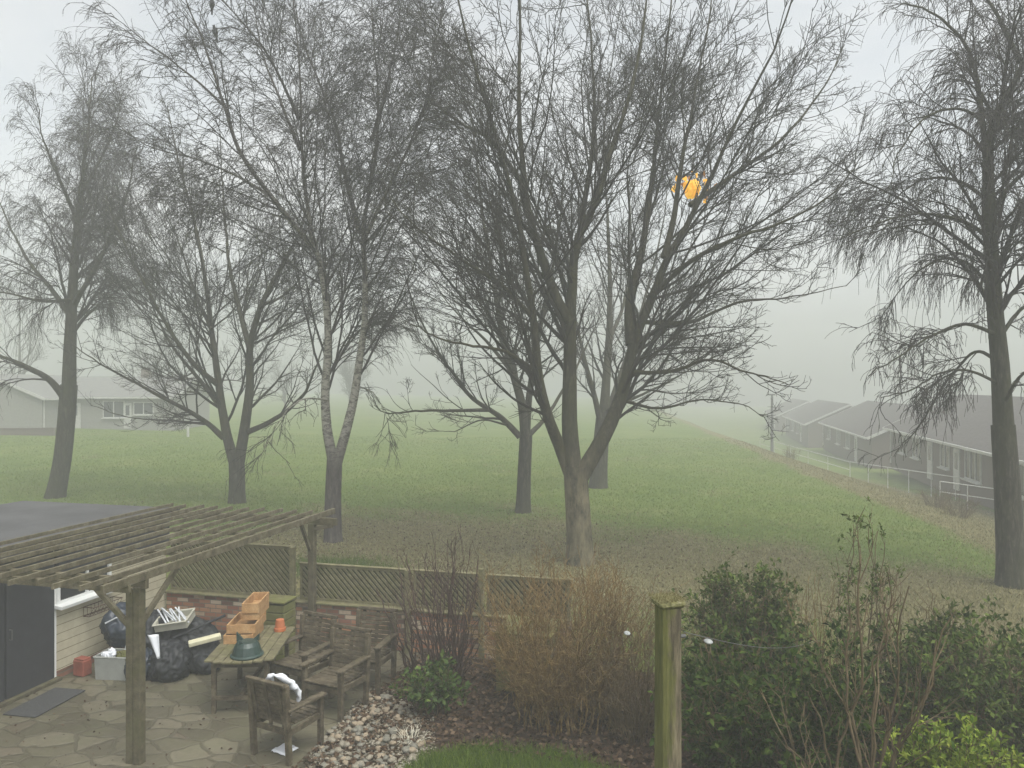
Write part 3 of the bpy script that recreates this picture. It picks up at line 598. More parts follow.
birch = tree('birch_tree', 'twin stemmed birch with white bark above a dark base, behind the pergola corner', TG, 20.5,
    [(333, 546), (333, 500), (335, 450)],
    [([(333, 462), (327, 428), (325, 390), (328, 345), (326, 305), (321, 272), (312, 235), (304, 195), (299, 150), (298, 95), (292, 30), (285, -60)], 0.165, 0.015),
     ([(337, 462), (346, 430), (353, 398), (358, 360), (362, 320), (362, 280), (359, 235), (364, 200), (372, 150), (373, 90), (368, 20), (365, -60)], 0.165, 0.015),
     ([(316, 250), (300, 232, -0.4), (272, 197, -0.8), (242, 155, -1.2), (226, 108, -1.4), (208, 55, -1.6), (190, 10, -1.8), (178, -50, -2.0)], 0.10, 0.012),
     ([(359, 232), (350, 195, 0.6), (342, 165, 1.0), (335, 125, 1.3), (316, 75, 1.6), (298, 20, 1.8), (290, -40, 1.9)], 0.09, 0.012),
     ([(362, 245), (380, 205, -0.6), (400, 165, -1.0), (420, 120, -1.3), (432, 60, -1.5), (440, 0, -1.6)], 0.07, 0.012),
     ([(300, 150), (280, 100, 0.8), (262, 50, 1.4), (250, -20, 1.7)], 0.06, 0.012),
     ([(372, 140), (385, 90, 0.7), (398, 30, 1.2), (405, -40, 1.4)], 0.06, 0.012),
     ([(272, 197, -0.8), (235, 175, 0.2), (195, 160, 0.8), (150, 150, 1.2), (120, 130, 1.4)], 0.05, 0.01),
     ([(299, 120), (270, 60, -1.0), (235, 20, -1.6), (200, -10, -2.0)], 0.05, 0.01),
     ([(226, 108, -1.4), (190, 75, -1.2), (150, 45, -1.0), (118, 20, -0.8)], 0.04, 0.01),
     ([(329, 400), (300, 400, -1.0), (275, 425, -1.5), (262, 455, -1.7)], 0.03, 0.008),
     ([(355, 385), (375, 395, 0.8), (385, 420, 1.2)], 0.025, 0.008)],
    birchp(1.5, -0.07), (M['bark_birch'], M['twig_birch']), 15, env=((300, 120), 190, 250), trunk_r=(0.235, 0.20))
tree('birch_tree', 'leaning grey birch at the far left with drooping twigs, behind the shed roof', TG, 28.0,
    [(55, 498), (62, 462), (66, 425), (69, 385)],
    [([(69, 400), (70, 350), (72, 300), (75, 250), (78, 205), (82, 160), (85, 115), (86, 75)], 0.30, 0.02),
     ([(68, 402), (47, 378, -0.6), (20, 364, -1.0), (-12, 348, -1.3), (-45, 320, -1.5)], 0.17, 0.02),
     ([(72, 318), (52, 290, 0.6), (30, 262, 1.0), (8, 225, 1.4), (-10, 180, 1.6)], 0.13, 0.02),
     ([(73, 305), (95, 270, -0.8), (115, 230, -1.3), (130, 185, -1.6), (140, 140, -1.8)], 0.11, 0.02),
     ([(71, 335), (90, 312, 1.2), (118, 290, 2.0), (145, 270, 2.5)], 0.09, 0.015),
     ([(77, 220), (60, 180, -0.9), (45, 140, -1.5), (38, 100, -1.8)], 0.09, 0.015),
     ([(78, 200), (100, 160, 0.9), (115, 120, 1.4), (120, 90, 1.6)], 0.08, 0.015),
     ([(72, 300), (40, 300, -1.5), (5, 292, -2.4), (-30, 290, -3.0)], 0.08, 0.012)],
    birchp(1.6, -0.12, 1.2), (M['bark_dark'], M['twig_birch']), 16, env=((60, 235), 145, 200), trunk_r=(0.31, 0.29))
tree('birch_tree', 'dark trunked weeping birch at the right edge, arching branches hanging toward the bungalows', TG, 16.0,
    [(1012, 588), (1010, 545), (1007, 485), (1003, 425)],
    [([(1004, 440), (1000, 370), (995, 305), (990, 228), (987, 160), (993, 120), (1008, 88), (1024, 50), (1040, -10), (1050, -80)], 0.235, 0.015),
     ([(987, 165), (979, 100, 0.3), (968, 56, 0.6), (942, 24, 0.9), (912, 12, 1.1), (890, 20, 1.2)], 0.075, 0.012),
     ([(991, 240), (965, 222, -0.5), (925, 214, -0.9), (885, 222, -1.2), (850, 240, -1.3)], 0.055, 0.01),
     ([(994, 290), (965, 262, 0.8), (935, 262, 1.3), (905, 285, 1.7), (880, 320, 1.9)], 0.05, 0.01),
     ([(997, 335), (965, 322, -0.8), (930, 332, -1.4), (900, 352, -1.8), (872, 372, -2.0)], 0.05, 0.01),
     ([(1000, 362), (975, 352, 1.0), (948, 380, 1.5), (920, 425, 1.8), (895, 452, 2.0)], 0.05, 0.01),
     ([(1001, 385), (972, 372, -0.4), (940, 372, -0.9), (905, 392, -1.2), (880, 398, -1.4)], 0.04, 0.01),
     ([(989, 200), (955, 180, 1.2), (920, 180, 1.8), (890, 205, 2.2), (868, 240, 2.4)], 0.05, 0.01),
     ([(990, 215), (1010, 185, -0.5), (1035, 165, -0.8), (1065, 165, -1.0), (1090, 190, -1.1)], 0.07, 0.012),
     ([(998, 340), (1020, 310, 0.5), (1050, 300, 0.9), (1080, 320, 1.1)], 0.06, 0.012),
     ([(982, 120), (960, 110, -1.0), (930, 118, -1.6), (905, 150, -2.0), (892, 190, -2.1)], 0.04, 0.01),
     ([(1020, 62), (1000, 20, 0.8), (975, -15, 1.2), (945, -25, 1.5), (920, 0, 1.7)], 0.06, 0.01),
     ([(1003, 405), (1020, 380, -0.8), (1045, 375, -1.2), (1070, 400, -1.4)], 0.05, 0.01)],
    birchp(1.55, -0.13, 1.25), (M['bark_dark'], M['twig_birch']), 17, env=((985, 170), 175, 260), trunk_r=(0.28, 0.225))

# hazy trees far behind: copies of two of the near ones, turned and resized
faro = [t for t in list(S.objects) if t.name.startswith('broadleaf_tree') and t.type == 'EMPTY']
far_specs = [(1, 285, 92, 0.62, 1.2, 'hazy far tree between the spreading tree and the white barked birch'), (3, 350, 98, 0.7, 2.1, 'hazy far tree seen right of the white barked birch'),
             (1, 150, 78, 0.9, 4.4, 'hazy far tree rising behind the left bungalow roof'), (2, 20, 76, 0.9, 5.2, 'hazy far tree behind the far left gable')]
for k, px, Yd, sc, rz, lb in far_specs:
    c = copy_tree(faro[k]); p = at(px, 420, Yd); c.location = (p.x, p.y, gz(p.x, p.y) - 0.1); c.scale = (sc, sc, sc); c.rotation_euler = (0, 0, rz)
    tag(c, lb, 'tree', 'hazy trees far across the field')

# ------------------------------------------------------------------ shrubs
def shrub(name, label, loc, H, W, nst, mats, seed, levels, leaf=None, full=0.5, lean=(0, 0), base_r=0.25, r0=0.012, up=0.03, spread=None, cat='shrub', group=None):
    rng = np.random.default_rng(seed); K = 14
    th = rng.uniform(0, 6.283, nst); rb = base_r * np.sqrt(rng.random(nst))
    P = np.zeros((nst, K, 3)); P[:, 0, 0] = np.cos(th) * rb; P[:, 0, 1] = np.sin(th) * rb
    rt = W * rng.random(nst) ** full; tgt = np.stack([np.cos(th) * rt + lean[0], np.sin(th) * rt + lean[1], H * (1.0 - (0.35 if leaf is None else 0.22) * (rt / W) ** 2) * rng.uniform(0.72, 1.04, nst)], 1)
    for j in range(1, K):
        t = j / (K - 1); hor = t ** 1.25
        P[:, j, :2] = P[:, 0, :2] * (1 - hor) + tgt[:, :2] * hor; P[:, j, 2] = tgt[:, 2] * t
    P[:, 1:] += np.cumsum(rng.normal(size=(nst, K - 1, 3)), axis=1) * 0.012 * H
    P[:, :, 2] = np.maximum(P[:, :, 2], 0)
    R = np.broadcast_to(r0 * (1 - 0.72 * np.linspace(0, 1, K))[None], (nst, K)) * rng.uniform(0.6, 1.3, (nst, 1))
    parts = [tubes(P, R, 5)]; Q, QR = P, R
    for lv in levels:
        lv = dict(lv); lv.setdefault('rtip', 0.002)
        Q2, R2 = grow(rng, Q, QR, **lv); parts.append(tubes(Q2, R2, 3)); Q, QR = Q2, R2
    root = empty(name, loc, 0, label, cat, group)
    V, Fc = join(parts); np_obj('stems', V, Fc, mats[0], root)
    if leaf:
        dens, size, asp, z0 = leaf[:4]
        ln = np.linalg.norm(np.diff(Q, axis=1), axis=2).sum(1); cnt = rng.poisson(dens * ln) + 1
        idx = np.repeat(np.arange(len(Q)), cnt); t = rng.random(len(idx)) ** 0.7; f = np.clip(t * (Q.shape[1] - 1), 0, Q.shape[1] - 1.001); i = f.astype(int); w = (f - i)[:, None]
        C = Q[idx, i] * (1 - w) + Q[idx, i + 1] * w; D = unit(Q[idx, i + 1] - Q[idx, i]); ok = C[:, 2] > z0
        V, Fc, tn = leaves(rng, C[ok], D[ok], np.full(ok.sum(), size), 0.75, asp)
        np_obj('foliage', V, Fc, mats[1], root, tint=tn, smooth=False)
    return root
tw = lambda d, L, a=38, u=0.05, w=0.14, rmin=0.003, t0=0.15, K=6: dict(dens=d, t0=t0, ang=(a, 14), labs=L, K=K, up=u, wig=w, rr=0.6, rmin=rmin, lmin=0.05, fall=0.4)
shrub('twiggy_shrub', 'tall orange brown leafless thicket of thin stems at the centre in front of the fence', at(566, 712, 10.15) * 1.0 + Vector((0, 0, -gz(0, 0) * 0)), 2.15, 1.45, 165, (M['shrub_tan'],), 21,
      [tw(5.5, 0.55, 36, 0.03, 0.15, 0.0035, 0.12), tw(6, 0.28, 42, 0.03, 0.18, 0.003)], base_r=0.75, r0=0.010).location.z = 0
b = at(560, 700, 10.6); shrub('twiggy_shrub', 'tangled low brown bramble in front of the wooden compost bin', (b.x, b.y, 0), 1.1, 1.0, 60, (M['shrub_brown'],), 22,
      [tw(6, 0.4, 45, -0.05, 0.2, 0.003, 0.1), tw(5, 0.2, 45, 0, 0.2, 0.003)], base_r=0.5, r0=0.008)
b = at(640, 690, 9.6); shrub('twiggy_shrub', 'grey brown leafless shrub just left of the mossy post', (b.x, b.y, 0), 1.7, 1.0, 100, (M['shrub_brown'],), 23,
      [tw(5, 0.4, 38, 0.02, 0.16, 0.003, 0.15), tw(5, 0.22, 40, 0.02, 0.18, 0.0028)], base_r=0.4, r0=0.008)
b = at(446, 690, 10.9); shrub('twiggy_shrub', 'dark maroon leafless shrub with upright stems against the trellis fence', (b.x, b.y, 0), 2.3, 0.9, 54, (M['shrub_dark'],), 24,
      [tw(3.2, 0.42, 26, 0.08, 0.10, 0.004, 0.3), tw(4, 0.2, 32, 0.06, 0.12, 0.0035)], base_r=0.2, r0=0.014)
b = at(412, 676, 11.3); shrub('twiggy_shrub', 'thin gnarled bare shrub leaning left beside the rear chair', (b.x, b.y, 0), 1.75, 0.55, 9, (M['shrub_dark'],), 25,
      [tw(3.0, 0.4, 40, 0.04, 0.16, 0.004, 0.3), tw(5, 0.18, 40, 0.06, 0.16, 0.0035)], base_r=0.12, r0=0.018, lean=(-0.45, 0))
b = at(432, 704, 10.2); shrub('leafy_shrub', 'small glossy green leafy shrub beside the pebble heap', (b.x, b.y, 0), 0.62, 0.52, 40, (M['shrub_brown'], M['leaf_glossy']), 26,
      [tw(10, 0.24, 45, 0.03, 0.15, 0.003, 0.15)], leaf=(36, 0.085, 0.55, 0.08), base_r=0.2, r0=0.007)
b = at(738, 640, 9.7); shrub('leafy_shrub', 'upright mid green bush with a rounded top behind the mossy post', (b.x, b.y, 0), 2.1, 0.62, 60, (M['shrub_brown'], M['leaf_mid']), 27,
      [tw(9, 0.42, 40, 0.05, 0.13, 0.003, 0.15), tw(10, 0.2, 44, 0.03, 0.15, 0.0025)], leaf=(46, 0.062, 0.5, 0.25), base_r=0.3, r0=0.010)
b = at(772, 768, 8.1); shrub('leafy_shrub', 'broad dark green evergreen bush filling the bed right of the mossy post', (b.x, b.y, 0), 1.72, 1.15, 110, (M['shrub_brown'], M['leaf_dark']), 28,
      [tw(7, 0.45, 44, 0.02, 0.13, 0.003, 0.12), tw(9, 0.22, 46, 0.0, 0.15, 0.0025)], leaf=(46, 0.08, 0.45, 0.15), base_r=0.55, r0=0.011)
b = at(865, 700, 9.0); shrub('leafy_shrub', 'tall thin privet with small green leaves rising above its neighbours', (b.x, b.y, 0), 2.85, 0.42, 13, (M['shrub_brown'], M['leaf_mid']), 29,
      [tw(6, 0.36, 34, 0.07, 0.1, 0.003, 0.4), tw(9, 0.18, 38, 0.05, 0.12, 0.0025)], leaf=(46, 0.055, 0.45, 1.1), base_r=0.2, r0=0.011)
b = at(985, 768, 8.6); shrub('leafy_shrub', 'wide green evergreen bush at the right edge', (b.x, b.y, 0), 1.62, 1.15, 95, (M['shrub_brown'], M['leaf_mid']), 30,
      [tw(7, 0.45, 44, 0.02, 0.13, 0.003, 0.12), tw(9, 0.22, 46, 0.0, 0.15, 0.0025)], leaf=(46, 0.08, 0.45, 0.1), base_r=0.5, r0=0.011)
b = at(962, 800, 6.6); shrub('leafy_shrub', 'bright lime green leafy shrub in the bottom right corner', (b.x, b.y, 0), 1.44, 0.56, 110, (M['shrub_brown'], M['leaf_lime']), 31,
      [tw(14, 0.22, 44, 0.05, 0.1, 0.003, 0.3)], leaf=(60, 0.07, 0.42, 0.3), base_r=0.3, r0=0.008)
b = at(866, 800, 6.7); shrub('twiggy_shrub', 'open bare shrub with thick tan stems and knobbly twigs in front of the evergreens', (b.x, b.y, 0), 2.75, 1.05, 12, (M['shrub_knob'],), 32,
      [tw(2.6, 0.75, 34, 0.09, 0.06, 0.008, 0.3), tw(3.2, 0.28, 38, 0.09, 0.06, 0.006, 0.3)], base_r=0.16, r0=0.018, lean=(0.1, 0.1))
b = at(800, 700, 9.6); shrub('twiggy_shrub', 'reddish brown thin upright stems between the rounded bush and the privet', (b.x, b.y, 0), 2.15, 0.75, 60, (M['shrub_tan'],), 33,
      [tw(2.6, 0.4, 24, 0.08, 0.08, 0.003, 0.35), tw(3.0, 0.2, 28, 0.06, 0.1, 0.0028)], base_r=0.45, r0=0.008)
b = at(905, 700, 9.2); shrub('twiggy_shrub', 'brown bare shrub with upright twigs behind the thick stemmed one', (b.x, b.y, 0), 1.95, 0.75, 40, (M['shrub_brown'],), 34,
      [tw(2.8, 0.4, 28, 0.08, 0.1, 0.004, 0.35), tw(3.2, 0.2, 30, 0.06, 0.1, 0.003)], base_r=0.4, r0=0.010)
b = at(1048, 700, 9.5); shrub('leafy_shrub', 'olive green bush cut by the right border behind the wide evergreen', (b.x, b.y, 0), 1.3, 0.8, 60, (M['shrub_brown'], M['leaf_mid']), 35,
      [tw(4.5, 0.4, 42, 0.02, 0.13, 0.003, 0.25), tw(5, 0.2, 44, 0.0, 0.15, 0.0025)], leaf=(24, 0.06, 0.45, 0.1), base_r=0.4, r0=0.010)
b = at(412, 742, 9.3); shrub('straw_clump', 'bleached dead stalks lying beside the pebble heap', (b.x, b.y, 0), 0.2, 0.28, 26, (M['straw'],), 36, [tw(5, 0.1, 40, -0.05, 0.15, 0.003)], base_r=0.12, r0=0.005, cat='dead plant')
# rough brown scrub along the foot of the field edge
for k, (px, py, lb) in enumerate([(792, 452, 'pale scrub clump on the field edge near the lamp pole'), (958, 512, 'brown scrub clump on the bank left of the weeping birch trunk'), (935, 500, 'smaller brown scrub clump on the bank below the white rails')]):
    Yd = (4.4 - 0.1) * F / (py - 384); b = at(px, py, Yd); shrub('scrub_bush', lb, (b.x, b.y, gz(b.x, b.y) - 0.05), 0.9, 0.7, 50, (M['shrub_brown'],), 40 + k, [tw(5, 0.35, 40, 0, 0.2, 0.004), tw(4, 0.2, 40, 0, 0.2, 0.004)], base_r=0.35, r0=0.008, group='scrub on the field bank')

# ------------------------------------------------------------------ shed
shed = empty('shed', G(-9.33, 9.3, 0), -TH, 'flat roofed shed with beige boarding and a charcoal double door', 'shed')
mb = MB(); mb.box((-1.6, 1.22, 1.0), (3.2, 2.44, 2.0)); mb.build('wall', M['shiplap'], shed)
mb = MB(); mb.box((-1.6, 1.22, 0.06), (3.24, 2.48, 0.12)); mb.build('plinth', M['brick'], shed)
mb = MB(); mb.box((-1.6, -1.6, 1.0), (3.18, 3.2, 2.0)); mb.build('end_wall', M['darkdoor'], shed)
mb = MB(); mb.box((-1.55, -0.38, 2.1), (3.5, 5.9, 0.13), bev=0.01); mb.build('roof', M['felt'], shed)
d = MB()
for k in range(2): d.box((0.015, -0.42 - 0.83 * k, 0.97), (0.05, 0.80, 1.86), bev=0.008)
d = d.build('door', M['darkdoor'], shed)
h = MB(); h.tube([(0.04, -0.78, 1.0), (0.085, -0.78, 1.0), (0.085, -0.78, 0.86), (0.04, -0.78, 0.86)], 0.008, 6); h.build('handle', M['metal_grey'], d)
mb = MB(); mb.box((0.03, -0.85, 0.025), (0.16, 1.8, 0.05), bev=0.006); mb.build('threshold', M['post'], shed)
wn = MB()
wn.box((0.02, 0.045, 1.35), (0.06, 0.055, 0.46)); wn.box((0.02, 1.06, 1.35), (0.06, 0.055, 0.46)); wn.box((0.02, 0.55, 1.60), (0.06, 1.07, 0.05)); wn.box((0.022, 0.60, 1.36), (0.05, 0.04, 0.42))
wn.box((0.02, 0.55, 1.135), (0.06, 0.96, 0.04))
wn = wn.build('window', M['white'], shed)
mb = MB(); mb.box((0.006, 0.55, 1.36), (0.012, 0.98, 0.44)); mb.build('pane', M['glass_dark'], wn)
mb = MB(); mb.box((0.075, 0.55, 1.09), (0.17, 1.14, 0.055), rot=Matrix.Rotation(rad(8), 3, 'Y'), bev=0.006); mb.build('sill', M['white'], wn)
mb = MB(); mb.box((0.04, 1.22, 1.78), (0.08, 2.42, 0.43)); mb.build('fascia', M['darkdoor'], shed)
mb = MB(); mb.box((0.012, 0.005, 0.83), (0.03, 0.035, 1.64)); mb.build('corner_trim', M['white'], shed)

bk = empty('wire_basket', G(-9.33, 10.15, 0.93), -TH, 'rusty wire trough basket hanging on the beige shed wall below the window', 'basket')
fr = MB()
for z, w in ((0.0, 0.10), (-0.14, 0.06)): fr.tube([(0.01, -0.3, z), (w * 2, -0.3, z), (w * 2, 0.3, z), (0.01, 0.3, z), (0.01, -0.3, z)], 0.007, 5)
fr.build('frame', M['wire'], bk)
ws = MB()
for k in range(9):
    y = -0.3 + 0.075 * k; ws.tube([(0.01, y, 0.0), (0.015, y, -0.14), (0.12, y, -0.14), (0.20, y, 0.0)], 0.004, 4)
ws.build('wires', M['wire'], bk)

# ------------------------------------------------------------------ pergola
PV, PU = -6.05, 7.02                                # near-right rafter end in garden coordinates
N0 = Vector((-4.39, 8.2)); pv = N0.x * VX + N0.y * VY; pu = N0.x * UX + N0.y * UY
pg = empty('pergola', G(pv, pu, 0), -TH, 'weathered timber pergola with eleven rafters over the patio beside the shed', 'pergola')
RL = 5.25; SPC = 0.318; RZ = 2.183
def pl(v, u, z): return (v, u, z)
posts = [(-0.14, 0.62), (-0.14, 4.75)]
for i, (v, u) in enumerate(posts):
    mb = MB()
    if i == 0: mb.box((v - 0.05, u, 1.02), (0.095, 0.10, 2.05), bev=0.006).box((v + 0.052, u, 1.02), (0.095, 0.10, 2.05), bev=0.006)
    else: mb.box((v, u, 1.02), (0.11, 0.11, 2.05), bev=0.006)
    mb.build('post', M['post'], pg)
mb = MB()
mb.beam((-3.3, 0.62, 2.09), (0.02, 0.62, 2.09), 0.055, 0.12, bev=0.004); mb.build('beam', M['post'], pg)
mb = MB(); mb.beam((-3.3, 0.33, 2.105), (0.03, 0.33, 2.105), 0.035, 0.09, bev=0.003); mb.build('beam', M['pergola'], pg)
mb = MB(); mb.beam((-3.3, 4.75, 2.09), (0.32, 4.75, 2.09), 0.055, 0.12, bev=0.004); mb.build('beam', M['post'], pg)
for k in range(11):
    v = -k * SPC + random.uniform(-0.012, 0.012); e = random.uniform(-0.06, 0.06); dz = random.uniform(-0.008, 0.008); s = random.uniform(-0.02, 0.02)
    mb = MB()
    if k == 0:
        mb.beam((v, 0.0 + e, RZ + dz), (v + 0.01, RL, RZ), 0.042, 0.095, bev=0.003)
    else: mb.beam((v, e, RZ + dz), (v + s, RL - 0.12 + random.uniform(-0.05, 0.05), RZ + random.uniform(-0.008, 0.008)), 0.03, 0.06, bev=0.003)
    mb.build('rafter', M['pergola'], pg)
mb = MB()
for u in (1.9, 3.3):
    mb.beam((-3.25, u, 2.125), (-0.03, u, 2.125), 0.03, 0.045)
mb.build('batten', M['pergola'], pg)
for a, b in (((-0.14, 0.70, 1.58), (-0.05, 1.22, 2.13)), ((-0.22, 0.62, 1.58), (-0.72, 0.62, 2.02)), ((-0.14, 4.67, 1.62), (-0.05, 4.22, 2.13)), ((-0.14, 4.75, 1.95), (0.24, 4.75, 2.02))):
    mb = MB(); mb.beam(a, b, 0.05, 0.06, bev=0.004); mb.build('brace', M['pergola'], pg)

# ------------------------------------------------------------------ boundary wall and trellis
FU = 11.82; FV0 = -9.3
wl = MB(); wl.box((3.65, 0, 0.32), (7.3, 0.22, 0.7)); wl = wl.build('brick_wall', M['brick']); wl.location = G(FV0, FU, 0); wl.rotation_euler = (0, 0, -TH)
tag(wl, 'low weathered brick wall carrying the trellis along the end of the patio', 'wall')
def trellis(v0, v1, z0, z1, label):
    t = empty('trellis_panel', G(v0, FU, z0), -TH, label, 'trellis', 'trellis panels along the brick wall'); L = v1 - v0; H = z1 - z0
    f = MB()
    f.box((L / 2, 0, H - 0.02), (L, 0.05, 0.04), bev=0.003).box((L / 2, 0, 0.02), (L, 0.05, 0.045), bev=0.003).box((0.02, 0, H / 2), (0.04, 0.046, H - 0.07)).box((L - 0.02, 0, H / 2), (0.04, 0.046, H - 0.07))
    f.build('frame', M['trellis'], t)
    s = MB(); h = H - 0.05; k = -h
    while k < L:
        x0, z0_ = k, h + 0.02; x1, z1_ = k + h * 0.95, 0.02
        if x0 < 0.02: f_ = (0.02 - x0) / (x1 - x0); x0 = 0.02; z0_ = h + 0.02 - f_ * h
        if x1 > L - 0.02: f_ = (x1 - (L - 0.02)) / (x1 - x0); z1_ = z1_ + f_ * (z0_ - z1_); x1 = L - 0.02
        if x1 - x0 > 0.03: s.beam((x0, -0.012, z0_), (x1, -0.012, z1_), 0.011, 0.036, up=(0.7, 0, 0.7))
        k += 0.098
    s.build('slats', M['trellis'], t)
    s = MB(); k = -h + 0.049
    while k < L:
        x0, z0_ = k, h + 0.02; x1, z1_ = k + h * 0.95, 0.02
        if x0 < 0.02: f_ = (0.02 - x0) / (x1 - x0); x0 = 0.02; z0_ = h + 0.02 - f_ * h
        if x1 > L - 0.02: f_ = (x1 - (L - 0.02)) / (x1 - x0); z1_ = z1_ + f_ * (z0_ - z1_); x1 = L - 0.02
        if x1 - x0 > 0.03: s.beam((x0, 0.014, z0_), (x1, 0.014, z1_), 0.009, 0.044, up=(0.7, 0, 0.7))
        k += 0.098
    s.build('gap_shade_slats', M['trellis_dark'], t)  # back layer added so the gaps look dark, shade is in its colour
    mb = MB(); mb.box((L / 2, 0, H + 0.012), (L + 0.03, 0.08, 0.022), bev=0.004); mb.build('capping', M['trellis'], t)
    return t
trellis(-9.28, -6.82, 0.70, 1.58, 'taller diagonal slat trellis panel between shed and pergola post')
trellis(-6.70, -4.72, 0.70, 1.31, 'diagonal slat trellis panel right of the pergola post')
trellis(-4.62, -3.46, 0.70, 1.31, 'diagonal slat trellis panel partly hidden by the maroon shrub')
trellis(-3.36, -2.0, 0.70, 1.31, 'diagonal slat trellis panel behind the orange brown thicket')
for v, h, lb in ((-6.76, 1.62, 'taller fence post where the high trellis panel steps down'), (-4.67, 1.36, 'fence post beside the gnarled bare shrub'), (-3.41, 1.45, 'fence post rising behind the maroon shrub')):
    mb = MB(); mb.box((0, 0, h / 2), (0.08, 0.085, h), bev=0.005); o = mb.build('fence_post', M['trellis']); o.location = G(v, FU - 0.16, 0); o.rotation_euler = (0, 0, -TH); tag(o, lb, 'post', 'fence posts of the trellis')
rl = MB(); rl.box((3.65, -0.02, 0.685), (7.3, 0.27, 0.03), bev=0.004); rl = rl.build('wall_coping', M['trellis'], wl)

# compost bin
cb = empty('compost_bin', G(-2.85, 10.5, 0), -TH, 'mossy slatted timber compost bin behind the brown thicket', 'compost bin')
for k in range(6):
    mb = MB(); mb.box((0.4, 0, 0.08 + 0.135 * k), (0.8, 0.03, 0.12), bev=0.004); mb.build('board', M['mossbox'], cb)
for x in (0.03, 0.77):
    mb = MB(); mb.box((x, 0.045, 0.42), (0.06, 0.06, 0.84)); mb.build('corner_post', M['mossbox'], cb)
for x in (0.015, 0.785):
    mb = MB()
    for k in range(6): mb.box((x, 0.4, 0.08 + 0.135 * k), (0.03, 0.64, 0.12))
    mb.build('side_panel', M['mossbox'], cb)
mb = MB(); mb.box((0.4, 0.38, 0.84), (0.84, 0.84, 0.03), bev=0.004); mb.build('lid', M['mossbox'], cb)

# ------------------------------------------------------------------ garden furniture
def make_chair(label):
    t = empty('garden_chair', (0, 0, 0), 0, label, 'chair', 'weathered slatted garden chairs')
    m = M['chair']
    for sx in (-1, 1):
        mb = MB(); mb.beam((sx * 0.28, -0.25, 0.0), (sx * 0.28, -0.31, 0.93), 0.06, 0.065, up=(0, 1, 0), bev=0.005); mb.build('leg', m, t)
        mb = MB(); mb.beam((sx * 0.28, 0.27, 0.0), (sx * 0.28, 0.27, 0.60), 0.06, 0.06, up=(0, 1, 0), bev=0.005); mb.build('leg', m, t)
        mb = MB(); mb.beam((sx * 0.285, -0.30, 0.632), (sx * 0.285, 0.33, 0.622), 0.092, 0.036, bev=0.008); mb.build('armrest', m, t)
        mb = MB(); mb.beam((sx * 0.278, -0.235, 0.365), (sx * 0.278, 0.25, 0.385), 0.032, 0.075, bev=0.004); mb.build('side_rail', m, t)
    mb = MB(); mb.beam((-0.25, 0.285, 0.37), (0.25, 0.285, 0.37), 0.03, 0.08, bev=0.004); mb.build('front_rail', m, t)
    mb = MB(); mb.beam((-0.25, -0.24, 0.36), (0.25, -0.24, 0.36), 0.03, 0.07, bev=0.004); mb.build('rear_rail', m, t)
    s = MB()
    for k in range(7): s.box((0, -0.19 + 0.079 * k, 0.425 + 0.004 * abs(k - 3)), (0.52, 0.068, 0.02), bev=0.004)
    s.build('seat', m, t)
    s = MB()
    R = Matrix.Rotation(rad(11), 3, 'X')
    for k in range(8): s.box((0, -0.245 - 0.0127 * k, 0.47 + 0.058 * k), (0.505, 0.02, 0.050), rot=R, bev=0.003)
    for x in (-0.21, 0, 0.21): s.beam((x, -0.258, 0.42), (x, -0.362, 0.92), 0.045, 0.016, up=(0, 1, 0))
    s.box((0, -0.353, 0.945), (0.60, 0.05, 0.045), rot=R, bev=0.006)
    s.build('backrest', m, t)
    return t
def face(o, x, y, dx, dy, z=0): o.location = (x, y, z); o.rotation_euler = (0, 0, math.atan2(-dx, dy))
c1 = make_chair('nearest garden chair, seen from behind with a white cloth over its back')
face(c1, -2.70, 9.13, 0.47, 0.88)
specs = [(-3.00, 10.90, -0.46, -0.89, 'slatted garden chair closest to the table'), (-2.38, 10.28, -0.42, -0.91, 'slatted garden chair in the middle, next to the pebble heap'), (-2.12, 11.15, -0.25, -0.97, 'slatted garden chair at the rear against the brick wall')]
for x, y, dx, dy, lb in specs:
    c = copy_tree(c1); face(c, x, y, dx, dy); c['label'] = lb; c.scale = (1.05, 1.05, 1.05)

tb = empty('garden_table', (-3.68, 10.78, 0), rad(4), 'weathered rectangular slatted garden table with curved ends', 'table')
mb = MB(); 
for k in range(7):
    x = -0.39 + 0.13 * k; e = 0.78 - 0.10 * (abs(k - 3) / 3) ** 2
    mb.box((x, 0, 0.72), (0.122, 2 * e, 0.028), bev=0.005)
mb.build('tabletop', M['table'], tb)
mb = MB(); mb.box((-0.36, 0, 0.66), (0.03, 1.25, 0.085)).box((0.36, 0, 0.66), (0.03, 1.25, 0.085)).box((0, 0.62, 0.66), (0.69, 0.03, 0.085)).box((0, -0.62, 0.66), (0.69, 0.03, 0.085)); mb.build('apron', M['chair'], tb)
for sx in (-1, 1):
    for sy in (-1, 1):
        mb = MB(); mb.box((sx * 0.345, sy * 0.60, 0.33), (0.06, 0.06, 0.66), bev=0.005); mb.build('leg', M['chair'], tb)
mb = MB(); mb.box((-0.0, -0.6, 0.2), (0.63, 0.035, 0.06)).box((0, 0.6, 0.2), (0.63, 0.035, 0.06)).box((0, 0, 0.2), (0.05, 1.16, 0.05)); mb.build('stretcher', M['chair'], tb)

